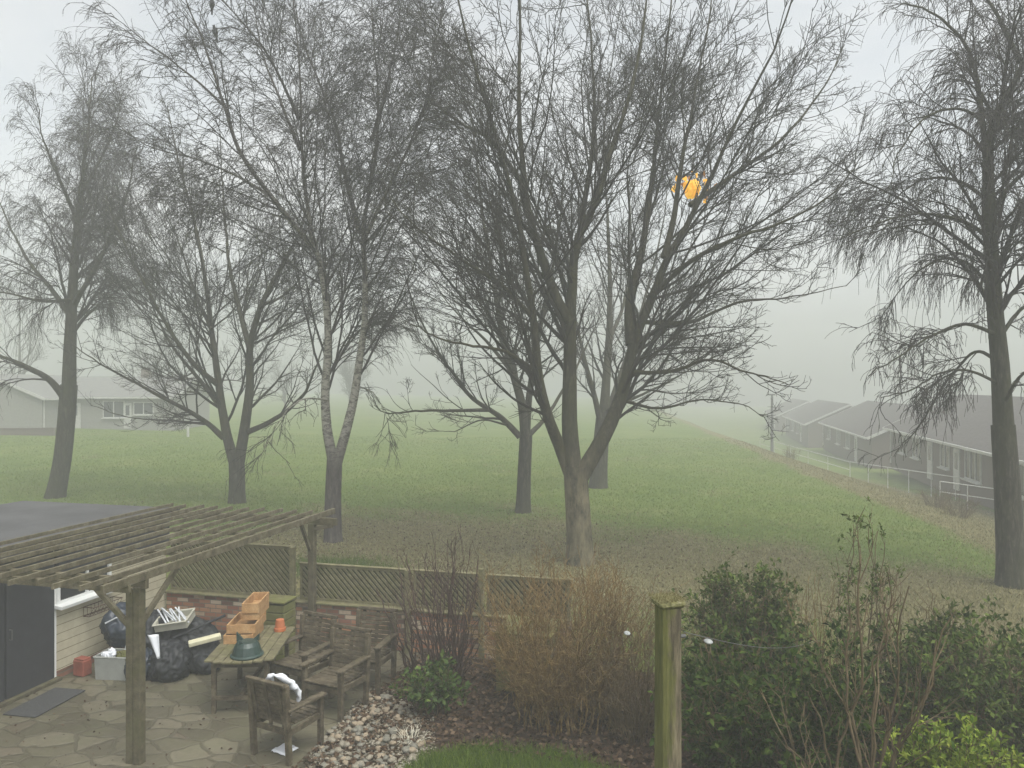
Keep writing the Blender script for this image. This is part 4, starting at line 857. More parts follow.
def crate(loc, w, dp, h, rz, label):
    o = empty('wooden_trough', loc, rz, label, 'planter box', 'new cedar boxes on the table'); th = 0.018
    for sy in (-1, 1):
        mb = MB(); mb.box((0, sy * (dp / 2 - th / 2), h / 2), (w, th, h), bev=0.002); mb.build('end_panel', M['crate'], o)
    for sx in (-1, 1):
        mb = MB(); mb.box((sx * (w / 2 - th / 2), 0, h / 2), (th, dp - 2 * th, h - 0.004)); mb.build('side_panel', M['crate'], o)
    mb = MB(); mb.box((0, 0, 0.012), (w - 2 * th - .002, dp - 2 * th - .002, 0.016)); mb.build('bottom', M['crate'], o)
    return o
rz = rad(4); tz = 0.735
crate((-3.885, 11.02, tz), 0.40, 0.62, 0.125, rz, 'lowest cedar box, the longest one, resting on the table')
crate((-3.865, 11.08, tz + 0.127), 0.40, 0.62, 0.125, rz, 'second cedar box up, open topped and as wide as the lowest')
crate((-3.80, 11.28, tz + 0.254), 0.23, 0.62, 0.105, rz, 'narrow third cedar box of the stack')
crate((-3.795, 11.26, tz + 0.361), 0.24, 0.62, 0.14, rz, 'topmost narrow cedar box of the stack')
mb = MB(); mb.lathe([(0.085, 0), (0.085, 0.045), (0.075, 0.05), (0.058, 0.165), (0.02, 0.168)], n=20); o = mb.build('flower_pot', M['terracotta'], smooth=False)
o.location = (-3.66, 11.42, tz); tag(o, 'upturned terracotta flower pot on the far end of the table', 'flower pot')
o.location = (-3.45, 11.3, tz)
gp = empty('plant_tub', (-3.58, 10.27, tz), 0.3, 'dark green plastic tub upside down at the near end of the table', 'tub')
mb = MB(); mb.lathe([(0.215, 0), (0.22, 0.02), (0.195, 0.035), (0.165, 0.14), (0.13, 0.19), (0.05, 0.195)], n=24); mb.build('body', M['green_plastic'], gp, smooth=False)
mb = MB()
for a, h in ((2.4, 0.11), (0.6, 0.07), (4.2, 0.05)):
    c, s_ = math.cos(a) * 0.12, math.sin(a) * 0.12
    mb.prism([(c - 0.05, s_, 0.17), (c + 0.05, s_, 0.17), (c + 0.07 * math.cos(a), s_, 0.19 + h)], (0.008, 0.03, 0))
mb.build('flap', M['green_plastic'], gp)
wb = empty('timber_planter', (-3.76, 12.2, 0), -TH, 'tall mossy slatted timber planter between the table and the wall', 'planter')
for k in range(7):
    mb = MB(); mb.box((0, 0, 0.07 + 0.128 * k), (0.42, 0.36, 0.115), bev=0.006); mb.build('board', M['mossbox'], wb)
mb = MB(); mb.box((0, 0, 0.945), (0.46, 0.40, 0.03), bev=0.005); mb.build('lid', M['mossbox'], wb)

def cloth(name, pts_fn, nu, nv, mat, label, cat, thick=0.006):
    V = np.array([pts_fn(i / (nu - 1), j / (nv - 1)) for i in range(nu) for j in range(nv)]); ix = np.arange(nu * nv).reshape(nu, nv)
    Fc = np.stack([ix[:-1, :-1], ix[1:, :-1], ix[1:, 1:], ix[:-1, 1:]], -1).reshape(-1, 4)
    o = np_obj(name, V, Fc, mat); md = o.modifiers.new('thickness', 'SOLIDIFY'); md.thickness = thick; return tag(o, label, cat)
# white cloth bag hanging over the back of the nearest chair
Rc = Matrix.Translation((-2.70, 9.13, 0)) @ Matrix.Rotation(math.atan2(-0.47, 0.88), 4, 'Z')
rp = spline([Rc @ Vector(p) for p in ((-0.06, -0.22, 0.90), (0.0, -0.25, 0.985), (0.10, -0.22, 0.985), (0.19, -0.14, 0.90), (0.215, -0.05, 0.76), (0.20, 0.0, 0.66))], 26)
V, Fc = tubes(rp[None], (0.036 + 0.006 * np.sin(np.arange(26) * 0.7))[None], 12)
V = np.array([list(Vector(p) + 0.035 * Vector((mnoise.noise(Vector(p) * 14), mnoise.noise(Vector(p) * 16 + Vector((9, 0, 0))), mnoise.noise(Vector(p) * 16 + Vector((0, 9, 0)))))) for p in V])
o = np_obj('cloth_bag', V, Fc, M['cloth']); tag(o, 'crumpled white cloth rolled over the back of the nearest chair', 'cloth')
def rag(a, b):
    p = Vector((-0.05 + 0.28 * (a - 0.5), -0.14 + 0.22 * (b - 0.5), 0.452 + 0.05 * abs(mnoise.noise(Vector((a * 4, b * 4, 7)))) + 0.0))
    return tuple(Rc @ p)
cloth('cloth_bag', rag, 10, 10, M['cloth'], 'white cloth lying on the seat of the nearest chair', 'cloth')
def rag2(a, b):
    p = Vector((-0.02 + 0.24 * (a - 0.5), -0.02 + 0.22 * (b - 0.5), 0.012 + 0.05 * abs(mnoise.noise(Vector((a * 4, b * 4, 17)))))); return tuple(Rc @ p)
cloth('cloth_bag', rag2, 10, 10, M['cloth'], 'white scrap of cloth on the paving under the nearest chair', 'cloth')

# ------------------------------------------------------------------ clutter by the shed
def lump(name, c, r, mat, label, cat, seed, fold=0.18, group=None):
    bm = bmesh.new(); bmesh.ops.create_icosphere(bm, subdivisions=5, radius=1)
    for v in bm.verts:
        p = v.co.copy(); wv = Vector((mnoise.noise(p * 1.7 + Vector((0, 0, seed))), mnoise.noise(p * 1.7 + Vector((seed, 5, 0))), mnoise.noise(p * 1.7 + Vector((5, seed, 0)))))
        n1 = mnoise.noise(p * 1.3 + Vector((seed, 0, 0))); n2 = 1 - abs(mnoise.noise((p + wv * 0.5) * 3.0 + Vector((0, seed, 0)))) * 3; n3 = 1 - abs(mnoise.noise((p + wv) * 6.5 + Vector((0, 0, seed)))) * 3
        k = 1 + fold * (n1 * 1.3 + 0.45 * n2 + 0.14 * n3); q = Vector((p.x * r[0], p.y * r[1], p.z * r[2])) * k
        q.z = max(q.z, -r[2] * 0.72); v.co = q
    me = bpy.data.meshes.new(name); bm.to_mesh(me); bm.free(); me.materials.append(mat)
    for p in me.polygons: p.use_smooth = True
    o = link(bpy.data.objects.new(name, me)); o.location = (c[0], c[1], c[2] + r[2] * 0.72); o.rotation_euler = (0, 0, -TH); return tag(o, label, cat, group)
BG = 'rubbish heaped against the wall'
lump('rubbish_bag', (-4.80, 11.75, 0), (0.32, 0.27, 0.26), M['black_bag'], 'low black rubbish bag nearest the garden table', 'rubbish bag', 3, 0.26, BG)
lump('rubbish_bag', (-5.16, 11.45, 0), (0.30, 0.27, 0.28), M['black_bag'], 'black rubbish bag directly behind the pergola post', 'rubbish bag', 8, 0.26, BG)
lump('rubbish_bag', (-5.56, 11.35, 0), (0.20, 0.20, 0.26), M['blue_black'], 'small black rubbish bag against the front of the storage box', 'rubbish bag', 12, 0.26, BG)
lump('rubbish_bag', (-5.15, 12.15, 0), (0.46, 0.28, 0.36), M['black_bag'], 'black rubbish bag at the back, under the pale tray', 'rubbish bag', 15, 0.24, BG)
lump('covered_bundle', (-6.08, 11.98, 0.33), (0.33, 0.36, 0.34), M['blue_black'], 'navy plastic covered bundle leaning on the shed wall above the storage box', 'bundle', 21, 0.16)
lump('rubbish_bag', (-5.72, 12.15, 0.0), (0.38, 0.33, 0.44), M['black_bag'], 'black rubbish bag between the navy bundle and the pergola post', 'rubbish bag', 27, 0.24, BG)
mb = MB(); mb.tube([(0, 0, 0), (0.14, 0.05, 0.07), (0.32, 0.09, 0.09)], 0.012, 6); o = mb.build('plastic_rod', M['strip']); o.location = (-6.22, 11.62, 0.74); tag(o, 'pale rod lying across the navy bundle', 'rod')
mb = MB(); mb.beam((0, 0, 0), (0.10, 0.05, 0.46), 0.04, 0.018); o = mb.build('grey_slat', M['strip']); o.location = (-5.88, 11.55, 0.36); tag(o, 'grey slat leaning against the navy bundle', 'slat')
st = empty('storage_box', (-5.95, 11.45, 0), -TH + 0.15, 'translucent grey plastic storage box beside the navy bundle', 'storage box')
mb = MB(); w, dp, h, th = 0.5, 0.36, 0.34, 0.012
for sx in (-1, 1): mb.beam((sx * (w / 2 - 0.03), 0, 0.0), (sx * w / 2, 0, h), th, dp - 0.03, up=(0, 1, 0))
for sy in (-1, 1): mb.beam((0, sy * (dp / 2 - 0.03), 0.0), (0, sy * dp / 2, h), w - 0.02, th, up=(0, 1, 0))
mb.box((0, 0, 0.01), (w - 0.07, dp - 0.07, 0.014)); mb.build('tub', M['tote'], st)
mb = MB(); mb.tube([(-w / 2, -dp / 2, h), (w / 2, -dp / 2, h), (w / 2, dp / 2, h), (-w / 2, dp / 2, h), (-w / 2, -dp / 2, h)], 0.014, 6); mb.build('rim', M['tote'], st)
lump('paper_scrap', (-6.05, 11.42, 0.24), (0.09, 0.07, 0.09), M['cloth'], 'crumpled white paper poking out of the storage box', 'paper', 31, 0.5)
lump('plant_bundle', (-5.84, 11.48, 0.22), (0.14, 0.10, 0.09), M['mossbox'], 'olive fabric bundle inside the storage box', 'bundle', 33, 0.3)
mb = MB(); mb.box((0, 0, 0.12), (0.21, 0.16, 0.235), bev=0.012).box((0, 0, 0.25), (0.19, 0.14, 0.02), bev=0.004); o = mb.build('red_block', M['red']); o.location = (-6.50, 11.50, 0); o.rotation_euler = (0, 0, -TH - 0.1); tag(o, 'brick red container on the paving between shed wall and storage box', 'container')
tr = empty('seed_tray', (-5.30, 11.98, 0.62), -TH + 0.25, 'shallow pale tray lying tilted on the black bags', 'tray'); tr.rotation_euler = (rad(14), rad(-8), -TH + 0.25)
mb = MB(); mb.box((0, 0, 0.01), (0.50, 0.36, 0.02)).box((0, -0.175, 0.06), (0.50, 0.014, 0.12)).box((0, 0.175, 0.06), (0.50, 0.014, 0.12)).box((-0.245, 0, 0.06), (0.012, 0.335, 0.12)).box((0.245, 0, 0.06), (0.012, 0.335, 0.12)); mb.build('pan', M['tray'], tr)
mb = MB(); mb.box((0, -0.19, 0.12), (0.53, 0.03, 0.012)).box((0, 0.19, 0.12), (0.53, 0.03, 0.012)).box((0.258, 0, 0.121), (0.026, 0.35, 0.012)).box((-0.258, 0, 0.121), (0.026, 0.35, 0.012)); mb.build('rim', M['tray'], tr)
for k in range(9):
    mb = MB(); y = 0.0; mb.beam((0.06, -0.13, 0.05), (-0.22, 0.24, 0.12), 0.022, 0.012); o = mb.build('plastic_strip', M['strip']); o.location = (-5.44 + 0.042 * k, 11.94 + 0.012 * (k % 3), 0.65 + 0.012 * (k % 4)); o.rotation_euler = (0.1, 0, random.uniform(-0.25, 0.25))
    tag(o, 'narrow pale grey plastic strip lying in the tray', 'strip', 'plastic strips in the tray')
def wcl(a, b): return (-5.27 + 0.16 * (a - 0.5) * (1 - 0.8 * b) + 0.10 * b, 11.16 - 0.02 * math.sin(a * 6) - 0.03 * b, 0.72 - 0.34 * b)
cloth('white_rag', wcl, 8, 10, M['cloth'], 'pointed white rag hanging over the black bags right of the post', 'cloth')
mb = MB(); mb.box((0, 0, 0), (0.46, 0.12, 0.07), bev=0.01); o = mb.build('cream_board', M['cream']); o.location = (-4.68, 11.58, 0.50); o.rotation_euler = (0.1, -0.14, 0.42); tag(o, 'cream coloured board end lying on the low black bag', 'board')
mb = MB(); mb.tube([(-0.4, -0.12, -0.12), (0.3, 0.2, 0.14)], 0.02, 6); o = mb.build('black_pipe', M['black_bag']); o.location = (-4.86, 11.9, 0.58); tag(o, 'black pipe sticking out between the tray and the cream board', 'pipe')
mb = MB(); mb.box((0, 0, 0.012), (0.5, 0.9, 0.016), bev=0.004); o = mb.build('doormat', M['mat']); o.location = G(-8.78, 8.62, 0.001); o.rotation_euler = (0, 0, -TH + 0.06); tag(o, 'dark grey rubber doormat in front of the shed door', 'doormat')

# cobbles
protos = []
for k in range(9):
    bm = bmesh.new(); bmesh.ops.create_icosphere(bm, subdivisions=3, radius=1)
    for v in bm.verts:
        p = v.co.copy(); v.co = Vector((p.x * 1.0, p.y * 0.8, p.z * 0.6)) * (1 + 0.25 * mnoise.noise(p * 1.1 + Vector((k * 9.1, 0, 0))))
    me = bpy.data.meshes.new('cobble'); bm.to_mesh(me); bm.free(); me.materials.append((M['stone'], M['stone_grey'], M['stone_buff'])[k % 3])
    for p in me.polygons: p.use_smooth = True
    protos.append(me)
cnt = 0
while cnt < 295:
    px = random.uniform(296, 436); py = random.uniform(688, 778)
    Yd = 4.4 * F / (py - 384); p = at(px, py, Yd)
    cx, cy = (px - 366) / 60, (py - 738) / 46
    lim = (px - 300) / 110
    if cx * cx + cy * cy > 0.92 or (py < 768 - (px - 300) * 1.05 - 4) or px > 455 - (py - 690) * 0.35: continue
    s = random.choice((0.022, 0.027, 0.033, 0.04, 0.048, 0.058)) * random.uniform(0.85, 1.15)
    o = bpy.data.objects.new('cobble', random.choice(protos)); COL.objects.link(o)
    o.location = (p.x, p.y, s * 0.35 + (0.05 if cnt % 3 == 0 else 0) * max(0, 1 - cx * cx - cy * cy)); o.scale = (s, s, s); o.rotation_euler = (random.uniform(-.4, .4), random.uniform(-.4, .4), random.uniform(0, 6.28))
    tag(o, 'rounded pale cobble lying in the loose pebble heap beside the chairs', 'cobble', 'cobbles in the pebble heap'); cnt += 1

# small pebbles filling the gaps between the cobbles
bm = bmesh.new(); bmesh.ops.create_icosphere(bm, subdivisions=1, radius=1); iv = np.array([v.co[:] for v in bm.verts]); if_ = np.array([[v.index for v in f.verts] for f in bm.faces]); bm.free()
rng = np.random.default_rng(77); PX = rng.uniform(290, 445, 9000); PY = rng.uniform(684, 775, 9000); cx = (PX - 366) / 64; cy = (PY - 738) / 50
ok = (cx ** 2 + cy ** 2 < rng.uniform(0.75, 1.3, 9000)) & (PY > 768 - (PX - 300) * 1.05 - 6); PX, PY = PX[ok], PY[ok]; n = len(PX)
Yg = 4.4 * F / (PY - 384); C = np.stack([(PX - 512) / F * Yg, Yg, np.full(n, 0.008)], 1); sz = rng.uniform(0.008, 0.022, (n, 1, 1)) * np.array([1, 0.85, 0.6])[None, None, :] * rng.uniform(0.7, 1.3, (n, 1, 3))
V = (iv[None] * (1 + 0.15 * rng.normal(size=(n, len(iv), 1))) * sz + C[:, None, :]).reshape(-1, 3); Fc = (if_[None] + (np.arange(n) * len(iv))[:, None, None]).reshape(-1, 3)
M['pebble'] = mat_leaf('small_pebbles', (0.09, 0.075, 0.052), (0.19, 0.165, 0.12), (0.36, 0.33, 0.27), rough=0.8)
o = np_obj('small_pebbles', V, Fc, M['pebble'], tint=np.repeat(rng.random(n), len(iv))); tag(o, 'fine tan pebbles between the larger cobbles', 'pebbles', kind='stuff')

# ------------------------------------------------------------------ mossy post and line
def mat_mosspost():
    m, nt, b = new_mat('mossy_post')
    v = coords(nt, (1, 1, 0.12)); f = noise(nt, v, 26, 6, 0.7); f2 = noise(nt, coords(nt, (1, 1, 0.3)), 7, 5, 0.7, 0.4)
    col = ramp(nt, f, [(0.32, (0.018, 0.014, 0.009)), (0.48, (0.085, 0.07, 0.042)), (0.68, (0.21, 0.175, 0.11))])
    tc = N(nt, 'ShaderNodeTexCoord'); sx = N(nt, 'ShaderNodeSeparateXYZ'); nt.links.new(tc.outputs['Object'], sx.inputs[0])
    mr = N(nt, 'ShaderNodeMapRange'); mr.inputs['From Min'].default_value = 0.03; mr.inputs['From Max'].default_value = -0.08; mr.inputs['To Min'].default_value = -0.12; mr.inputs['To Max'].default_value = 0.22
    nt.links.new(sx.outputs['X'], mr.inputs['Value']); ad = N(nt, 'ShaderNodeMath', operation='ADD'); nt.links.new(mr.outputs[0], ad.inputs[0]); nt.links.new(f2, ad.inputs[1])
    col = mix(nt, ramp(nt, ad.outputs[0], [(0.50, 0.0), (0.63, 0.8)]), col, mix(nt, f, (0.03, 0.034, 0.008), (0.17, 0.175, 0.035)))
    nt.links.new(col, b.inputs['Base Color']); b.inputs['Roughness'].default_value = 0.9; bump(nt, b, f, 1.0, 0.02); return m
M['mosspost'] = mat_mosspost()
pp = at(668, 600, 4.8); ps = empty('mossy_post', (pp.x, pp.y, 0), 0.25, 'tall mossy wooden post standing in the foreground', 'post')
bm = bmesh.new(); rings = []
for j in range(60):
    z = 3.0 * j / 59; ring = []
    for k in range(24):
        a = 6.2832 * k / 24; sq = (abs(math.cos(a)) ** 5 + abs(math.sin(a)) ** 5) ** (-0.2)
        r = 0.071 * sq * (1 + 0.05 * mnoise.noise(Vector((math.cos(a) * 2, math.sin(a) * 2, z * 0.8))) + 0.03 * mnoise.noise(Vector((math.cos(a) * 9, math.sin(a) * 9, z * 2))))
        ring.append(bm.verts.new((r * math.cos(a), r * math.sin(a), z)))
    rings.append(ring)
for A, B in zip(rings, rings[1:]):
    for k in range(24): bm.faces.new((A[k], A[(k + 1) % 24], B[(k + 1) % 24], B[k]))
bm.faces.new(rings[-1]); me = bpy.data.meshes.new('shaft'); bm.to_mesh(me); bm.free(); me.materials.append(M['mosspost']); link(bpy.data.objects.new('shaft', me), ps)
M['mosscap'] = mat_noise('moss_cap', [(0.35, (0.10, 0.095, 0.045)), (0.55, (0.20, 0.19, 0.08)), (0.75, (0.34, 0.32, 0.20))], scale=30, rough=0.95, bs=1.0, bd=0.02)
mb = MB(); mb.box((0, 0, 3.025), (0.17, 0.17, 0.045), bev=0.014); cp = mb.build('cap', M['mosscap'], ps)
rng = np.random.default_rng(5); C = np.stack([rng.uniform(-.095, .095, 900), rng.uniform(-.095, .095, 900), np.full(900, 3.048)], 1); V, Fc, tn = blades(rng, C, 0.016, 0.003, 0.6); np_obj('moss', V, Fc, M['grass_dry'], cp, smooth=False, tint=tn)
mb = MB(); mb.tube([(0.0, -0.0, 2.80), (0.12, -0.0, 2.80)], 0.012, 6); mb.build('hook', M['metal_grey'], ps)
a = at(684, 632, 4.8); q = at(820, 640, 9.3)
ln = MB(); ln.tube([a + (q - a) * t + Vector((0, 0, -0.10 * math.sin(math.pi * t))) for t in [i / 12 for i in range(13)]], 0.0025, 5); o = ln.build('washing_line', M['metal_grey']); tag(o, 'thin washing line running from the mossy post into the bush', 'line')
dd = a + (q - a) * 0.1 + Vector((0, 0, -0.045))
mb = MB(); mb.lathe([(0.006, 0), (0.025, 0.005), (0.032, 0.011), (0.025, 0.018), (0.006, 0.022)], n=18); o = mb.build('plastic_disc', M['disc'], smooth=True); o.location = dd + Vector((0.0, 0, -0.02)); o.rotation_euler = (0.25, 0.1, 0); tag(o, 'white plastic disc on the washing line right of the mossy post', 'disc')
e = at(627, 634, 9.0); mb = MB(); mb.lathe([(0.01, 0), (0.03, 0.006), (0.04, 0.014), (0.03, 0.022), (0.01, 0.028)], n=18); o = mb.build('plastic_disc', M['disc'], smooth=True); o.location = e; o.rotation_euler = (0.4, 0.1, 0); tag(o, 'white plastic disc caught in the twigs left of the mossy post', 'disc')

# ------------------------------------------------------------------ reflected lamp glow and birds in the trees
lp = at(692, 188, 18.9); la = empty('lamp_reflection', lp, 0.05, 'lamp reflected in window glass, modelled as glowing shape among the branches of the largest tree', 'reflection')  # no object hangs here: window glare of a lamp, added as glowing solid
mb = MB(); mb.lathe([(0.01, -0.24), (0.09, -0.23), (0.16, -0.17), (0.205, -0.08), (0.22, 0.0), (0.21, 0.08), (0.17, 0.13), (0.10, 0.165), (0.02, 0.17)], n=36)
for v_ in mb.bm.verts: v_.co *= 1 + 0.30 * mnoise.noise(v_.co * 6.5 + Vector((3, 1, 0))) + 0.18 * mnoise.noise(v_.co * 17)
mb.build('reflection_globe', M['reflection'], la)
rl_ = random.Random(4)
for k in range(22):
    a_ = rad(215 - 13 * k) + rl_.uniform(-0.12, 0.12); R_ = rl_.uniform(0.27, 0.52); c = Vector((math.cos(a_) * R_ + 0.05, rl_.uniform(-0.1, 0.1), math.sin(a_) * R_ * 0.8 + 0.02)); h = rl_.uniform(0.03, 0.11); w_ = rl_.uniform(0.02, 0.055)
    mb = MB(); mb.prism([c + Vector((-w_, 0, -h * rl_.random())), c + Vector((w_ * 0.6, 0, -h)), c + Vector((w_, 0, h * 0.2)), c + Vector((rl_.uniform(-0.02, 0.03), 0, h)), c + Vector((-w_ * 0.8, 0, h * 0.3))], (0, 0.02, 0)); mb.build('point', M['reflection_amber'] if k % 4 == 0 else M['reflection'], la)
mb = MB()
mb.tube([Vector((0.43 * math.cos(t), 0.01, 0.02 + 0.43 * math.sin(t))) for t in [6.2832 * i / 24 for i in range(25)]], 0.006, 5).tube([(-0.40, 0.01, 0.02), (0.40, 0.01, 0.02)], 0.006, 5).tube([(0, 0.01, 0.4), (0.02, 0.01, 1.1)], 0.004, 5); mb.build('added_hoop', M['wire'], la)  # wire hoop and cord added to hang the glowing shape
def bird(px, py, Yd, rz, label):
    o = bpy.data.objects.new('bird', None)
    P = at(px, py, Yd); mb = MB()
    pts = [(0, -0.02, 0.17), (0, -0.035, 0.14), (0, -0.02, 0.10), (0, 0.0, 0.05), (0, 0.01, -0.02), (0, 0.03, -0.08), (0, 0.05, -0.13), (0, 0.07, -0.24)]
    mb.tube(pts, [0.014, 0.034, 0.036, 0.062, 0.068, 0.045, 0.026, 0.020], 10)
    b_ = mb.build('bird', M['bird'], smooth=True); b_.location = P; b_.rotation_euler = (0, 0, rz); tag(b_, label, 'bird', 'birds perched in the white barked birch')
    bk_ = MB(); bk_.tube([(0, -0.06, 0.145), (0, -0.095, 0.138)], [0.009, 0.002], 5); bk_.build('beak', M['metal_grey'], b_)
    tw_ = MB(); tw_.tube([(-0.02, 0.0, -0.06), (-0.02, 0.01, -0.11)], 0.004, 4).tube([(0.02, 0.0, -0.06), (0.02, 0.01, -0.11)], 0.004, 4); tw_.build('legs', M['metal_grey'], b_)
bird(212, 4, 19.0, 0.4, 'upper of two dark birds perched high in the white barked birch')
bird(215, 32, 19.0, -0.5, 'lower of two dark birds perched high in the white barked birch')

# ------------------------------------------------------------------ bungalows
def bungalow(name, label, loc, ang, L, D, eave, ridge, wmat, wins, doors=(), group=None, chim=True):
    rmat = M['roof_tile'] if wmat == M['house_brick'] else M['roof_pale']
    """local x along the front (length L), local -y faces the viewer/field; roof ridge along x."""
    r = empty(name, loc, ang, label, 'bungalow', group)
    mb = MB(); mb.prism([(0, 0, -0.4), (0, D, -0.4), (0, D, eave), (0, D / 2, ridge - 0.12), (0, 0, eave)], (L, 0, 0)); mb.build('wall', wmat, r)
    sl = math.atan2(ridge - eave, D / 2); ov = 0.4
    rf = MB()
    for s in (0, 1):
        y0 = -ov if s == 0 else D + ov; z0 = eave - ov * math.tan(sl)
        rf.prism([(-0.25, y0, z0 + 0.12), (-0.25, D / 2, ridge + 0.12), (-0.25, D / 2, ridge - 0.02), (-0.25, y0, z0 - 0.02)], (L + 0.5, 0, 0))
    rf = rf.build('roof', rmat, r)
    if chim:
        mb = MB(); mb.box((L * 0.6, D / 2, ridge + 0.3), (0.6, 0.6, 1.0), bev=0.02); ch = mb.build('chimney', M['house_brick'], rf)
    for x in (-0.28, L + 0.28):
        mb = MB(); z0 = eave - ov * math.tan(sl)
        mb.beam((x, -ov, z0 + 0.03), (x, D / 2, ridge + 0.03), 0.04, 0.2); mb.beam((x, D + ov, z0 + 0.03), (x, D / 2, ridge + 0.03), 0.04, 0.2); mb.build('bargeboard', M['white_old'], rf)
    mb = MB(); z0 = eave - ov * math.tan(sl); mb.box((L / 2, -ov - 0.05, z0 + 0.03), (L + 0.4, 0.1, 0.13)); mb.build('gutter', M['white_old'], rf)
    mb = MB(); mb.tube([(0.15, -0.06, eave - 0.15), (0.15, -0.06, 0)], 0.045, 6); mb.build('downpipe', M['white_old'], r)
    for x, w, z, h in wins:
        wb_ = MB(); wb_.box((x + w / 2, -0.02, z + 0.03), (w, 0.08, 0.07)).box((x + w / 2, -0.02, z + h), (w, 0.08, 0.07))
        nb = max(2, int(round(w / 0.7)) + 1)
        for k in range(nb): wb_.box((x + 0.035 + (w - 0.07) * k / (nb - 1), -0.02, z + h / 2 + .015), (0.07, 0.075, h - 0.1))
        wb_ = wb_.build('window', M['white_old'], r)
        mb = MB(); mb.box((x + w / 2, -0.008, z + h / 2), (w - 0.1, 0.02, h - 0.1)); mb.build('pane', M['glass_dark'], wb_)
        mb = MB(); mb.box((x + w / 2, -0.09, z - 0.04), (w + 0.16, 0.2, 0.06)); mb.build('sill', M['white_old'], wb_)
    for x, w in doors:
        mb = MB(); mb.box((x + w / 2, -0.02, 1.03), (w, 0.06, 2.06)); dr = mb.build('door', M['white_old'], r)
        mb = MB(); mb.box((x + w / 2, -0.055, 1.45), (w * 0.5, 0.02, 0.8)); mb.build('pane', M['glass_dark'], dr)
    return r
BGp = 'row of bungalows beyond the right bank'
# right row: local x runs back toward the camera so that -y faces the field
def row(px, Yd, zb, L, label, wins, doors=()):
    X = (px - 512) / F * Yd
    # near front corner at (X, Yd); front runs along +u; local x = -u direction -> rotate so x=(-UX,-UY), y=(VX,VY)
    far = Vector((X + UX * L, Yd + UY * L, zb)); ang = math.atan2(-UY, -UX)
    return bungalow('bungalow', label, far, ang, L, 8.5, 2.45, 4.5, M['house_brick'], wins, doors, BGp, False)
row(1075, 26, -0.9, 26.0, 'nearest bungalow of the right row, its white windows showing left of the weeping birch trunk', [(2.5, 1.6, 0.9, 1.2), (5.5, 1.6, 0.9, 1.2), (11.0, 1.5, 0.9, 1.25), (14.9, 2.2, 0.75, 1.4), (20, 2, 0.8, 1.3)], ((8.6, 0.9), (13.2, 0.9)))
row(872, 56, -1.9, 23.0, 'second bungalow of the right row, between the weeping birch and the pole', [(3.0, 1.4, 0.9, 1.2), (8.0, 1.9, 0.8, 1.3), (12.6, 1.9, 0.8, 1.3)], ((16.6, 1.0),))
row(808, 84, -2.4, 23.0, 'third bungalow of the right row, very faded beside the grey pole', [(3.0, 1.4, 0.9, 1.2), (8.0, 2.0, 0.8, 1.3), (13.0, 2.0, 0.8, 1.3)], ((16.5, 1.0),))
row(778, 112, -2.7, 20.0, 'fourth and faintest bungalow at the far end of the right row', [(3.0, 1.4, 0.9, 1.2), (9.0, 2.0, 0.8, 1.3)], ((14.5, 1.0),))
# left: one gable end and one long front
p = at(48, 430, 61); zl = gz(p.x, p.y)
bungalow('bungalow', 'left bungalow with a long front, white gutter and wide window behind the bare trees', (p.x, p.y, zl - 0.1), rad(3), 10.0, 8.0, 2.6, 4.1, M['house_render'], [(0.7 + 3.6, 1.7, 0.85, 1.35), (6.7, 1.6, 1.1, 1.0)], ((1.6, 0.95), (5.95, 0.6)))
p = at(42, 432, 58); Lh = 8.5; ang = rad(93)
bungalow('bungalow', 'far left bungalow turned gable end on, its white bargeboard sloping up to the left edge', (p.x, p.y, gz(p.x, p.y) - 0.1), rad(90), 9.0, 8.0, 2.6, 4.3, M['house_render'], [], (), None, False)
mb = MB(); mb.box((0, 0, 0.15), (6.6, 0.25, 0.6)).box((0, 0, 0.48), (6.6, 0.32, 0.06)); o = mb.build('low_wall', M['house_brick']); p = at(6, 440, 53); o.location = (p.x, p.y, gz(p.x, p.y)); o.rotation_euler = (0, 0, 0.05); tag(o, 'low red brick wall in front of the far left bungalow', 'wall')
mb = MB(); mb.box((0, 0, 0.4), (0.14, 0.14, 0.9), bev=0.01).box((0, 0, 0.87), (0.18, 0.18, 0.05)); o = mb.build('marker_post', M['white_old']); p = at(188, 432, 55); o.location = (p.x, p.y, gz(p.x, p.y)); tag(o, 'short white post on the field edge right of the left bungalow', 'post')

# white handrails
def rails(label, a, b, npost, hs=(1.0, 0.55)):
    a, b = Vector(a), Vector(b); r = empty('handrail', a, 0, label, 'railing', 'white handrails in front of the bungalows'); d = b - a
    for k in range(npost):
        q = d * (k / (npost - 1)); mb = MB(); zg = gz(a.x + q.x, a.y + q.y) - a.z; mb.tube([(q.x, q.y, zg - 0.05), (q.x, q.y, q.z + hs[0])], 0.02, 6); mb.build('post', M['white_old'], r)
    for h in hs:
        mb = MB(); mb.tube([Vector((0, 0, h)), d + Vector((0, 0, h))], 0.022, 6); mb.build('rail', M['white_old'], r)
def onground(px, Yd): X = (px - 512) / F * Yd; return (X, Yd, gz(X, Yd))
rails('nearest white handrail, passing behind the weeping birch trunk', onground(940, 33), onground(1060, 29.5), 5)
rails('long white handrail crossing in front of the nearest bungalow', onground(850, 44), onground(1010, 34), 8, hs=(1.0,))
rails('faint white handrail in front of the second bungalow', onground(760, 64), onground(850, 49), 6, hs=(1.0, 0.5))
tb_ = onground(772, 60); lp_ = empty('lamp_pole', tb_, 0, 'plain dark pole standing on the bank edge left of the bungalow row', 'pole')
mb = MB(); mb.tube([(0, 0, -0.3), (0, 0, 2.0), (0, 0, 4.6)], [0.13, 0.11, 0.085], 10); mb.build('shaft', M['metal_grey'], lp_)
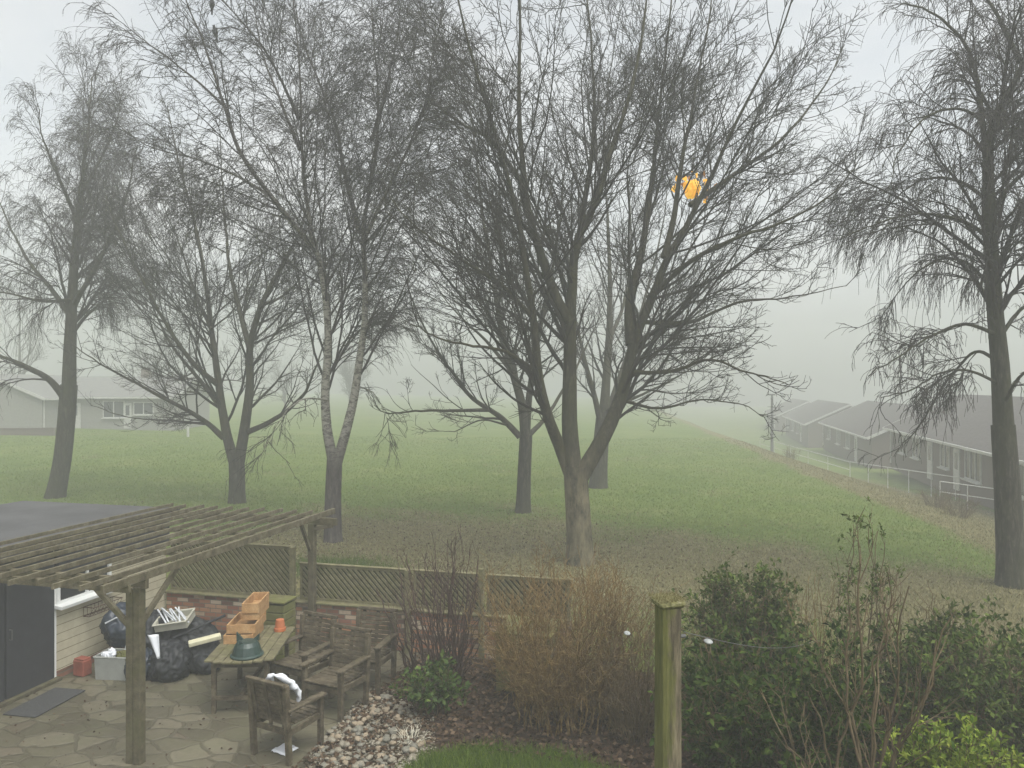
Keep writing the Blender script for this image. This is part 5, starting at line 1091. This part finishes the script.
mb = MB(); mb.box((0, 0, 4.65), (0.5, 0.14, 0.12), bev=0.02); mb.build('crossarm', M['metal_grey'], lp_)
# ------------------------------------------------------------------ haze
hz = MB(); hz.box((0, 115, 9.0), (330, 280, 28.0)); hz = hz.build('haze', bpy.data.materials.new('fog')); tag(hz, 'pale fog filling the air over the field', 'fog', kind='stuff')
fm = hz.data.materials[0]; fm.use_nodes = True; nt = fm.node_tree; nt.nodes.remove(nt.nodes['Principled BSDF'])
vp = nt.nodes.new('ShaderNodeVolumePrincipled'); vp.inputs['Color'].default_value = (0.625, 0.64, 0.63, 1); vp.inputs['Density'].default_value = 0.0092; vp.inputs['Anisotropy'].default_value = 0.0
nt.links.new(vp.outputs[0], nt.nodes['Material Output'].inputs['Volume'])

# ------------------------------------------------------------------ world, sun, camera
wd = bpy.data.worlds.new('World'); S.world = wd; wd.use_nodes = True; nt = wd.node_tree; bg = nt.nodes['Background']
EL, AZ = 64.0, 140.0                 # sun hidden high above the fog
sk = nt.nodes.new('ShaderNodeTexSky'); sk.sky_type = 'NISHITA'; sk.sun_disc = False; sk.sun_elevation = rad(EL); sk.sun_rotation = rad(AZ); sk.air_density = 1.0; sk.dust_density = 4.0; sk.ozone_density = 1.0
hs = nt.nodes.new('ShaderNodeHueSaturation'); hs.inputs['Saturation'].default_value = 0.10; nt.links.new(sk.outputs[0], hs.inputs['Color'])
tcw = nt.nodes.new('ShaderNodeTexCoord'); mpw = nt.nodes.new('ShaderNodeMapping'); mpw.inputs['Scale'].default_value = (1, 1, 2.2); nt.links.new(tcw.outputs['Generated'], mpw.inputs['Vector'])
cl = noise(nt, mpw.outputs[0], 2.0, 5, 0.6, 0.6); ccol = ramp(nt, cl, [(0.3, (0.80, 0.86, 0.92)), (0.65, (1.08, 1.08, 1.07))])
nt.links.new(mix(nt, 1.0, hs.outputs[0], ccol, 'MULTIPLY'), bg.inputs['Color']); bg.inputs['Strength'].default_value = 0.128
sl = bpy.data.lights.new('sun', 'SUN'); sl.energy = 1.5; sl.angle = rad(50); sl.color = (1, 0.955, 0.85); so = link(bpy.data.objects.new('sun', sl))
dirv = Vector((math.sin(rad(AZ)) * math.cos(rad(EL)), math.cos(rad(AZ)) * math.cos(rad(EL)), math.sin(rad(EL)))); so.rotation_euler = dirv.to_track_quat('Z', 'Y').to_euler()
cam = bpy.data.cameras.new('camera'); cam.sensor_width = 36; cam.lens = F * 36 / 1024; cam.clip_end = 2000; co = link(bpy.data.objects.new('camera', cam)); co.location = (0, 0, CAMZ); co.rotation_euler = (rad(90), 0, 0); S.camera = co
S.view_settings.view_transform = 'Standard'; S.view_settings.look = 'None'; S.view_settings.gamma = 1; S.view_settings.use_curve_mapping = False; S.view_settings.exposure = 1.2
S.render.engine = 'CYCLES'; S.cycles.use_denoising = True; S.cycles.denoiser = 'OPENIMAGEDENOISE'
S.cycles.max_bounces = 8; S.cycles.diffuse_bounces = 3; S.cycles.volume_bounces = 3; S.cycles.transparent_max_bounces = 16; S.cycles.use_adaptive_sampling = True; S.cycles.adaptive_threshold = 0.02
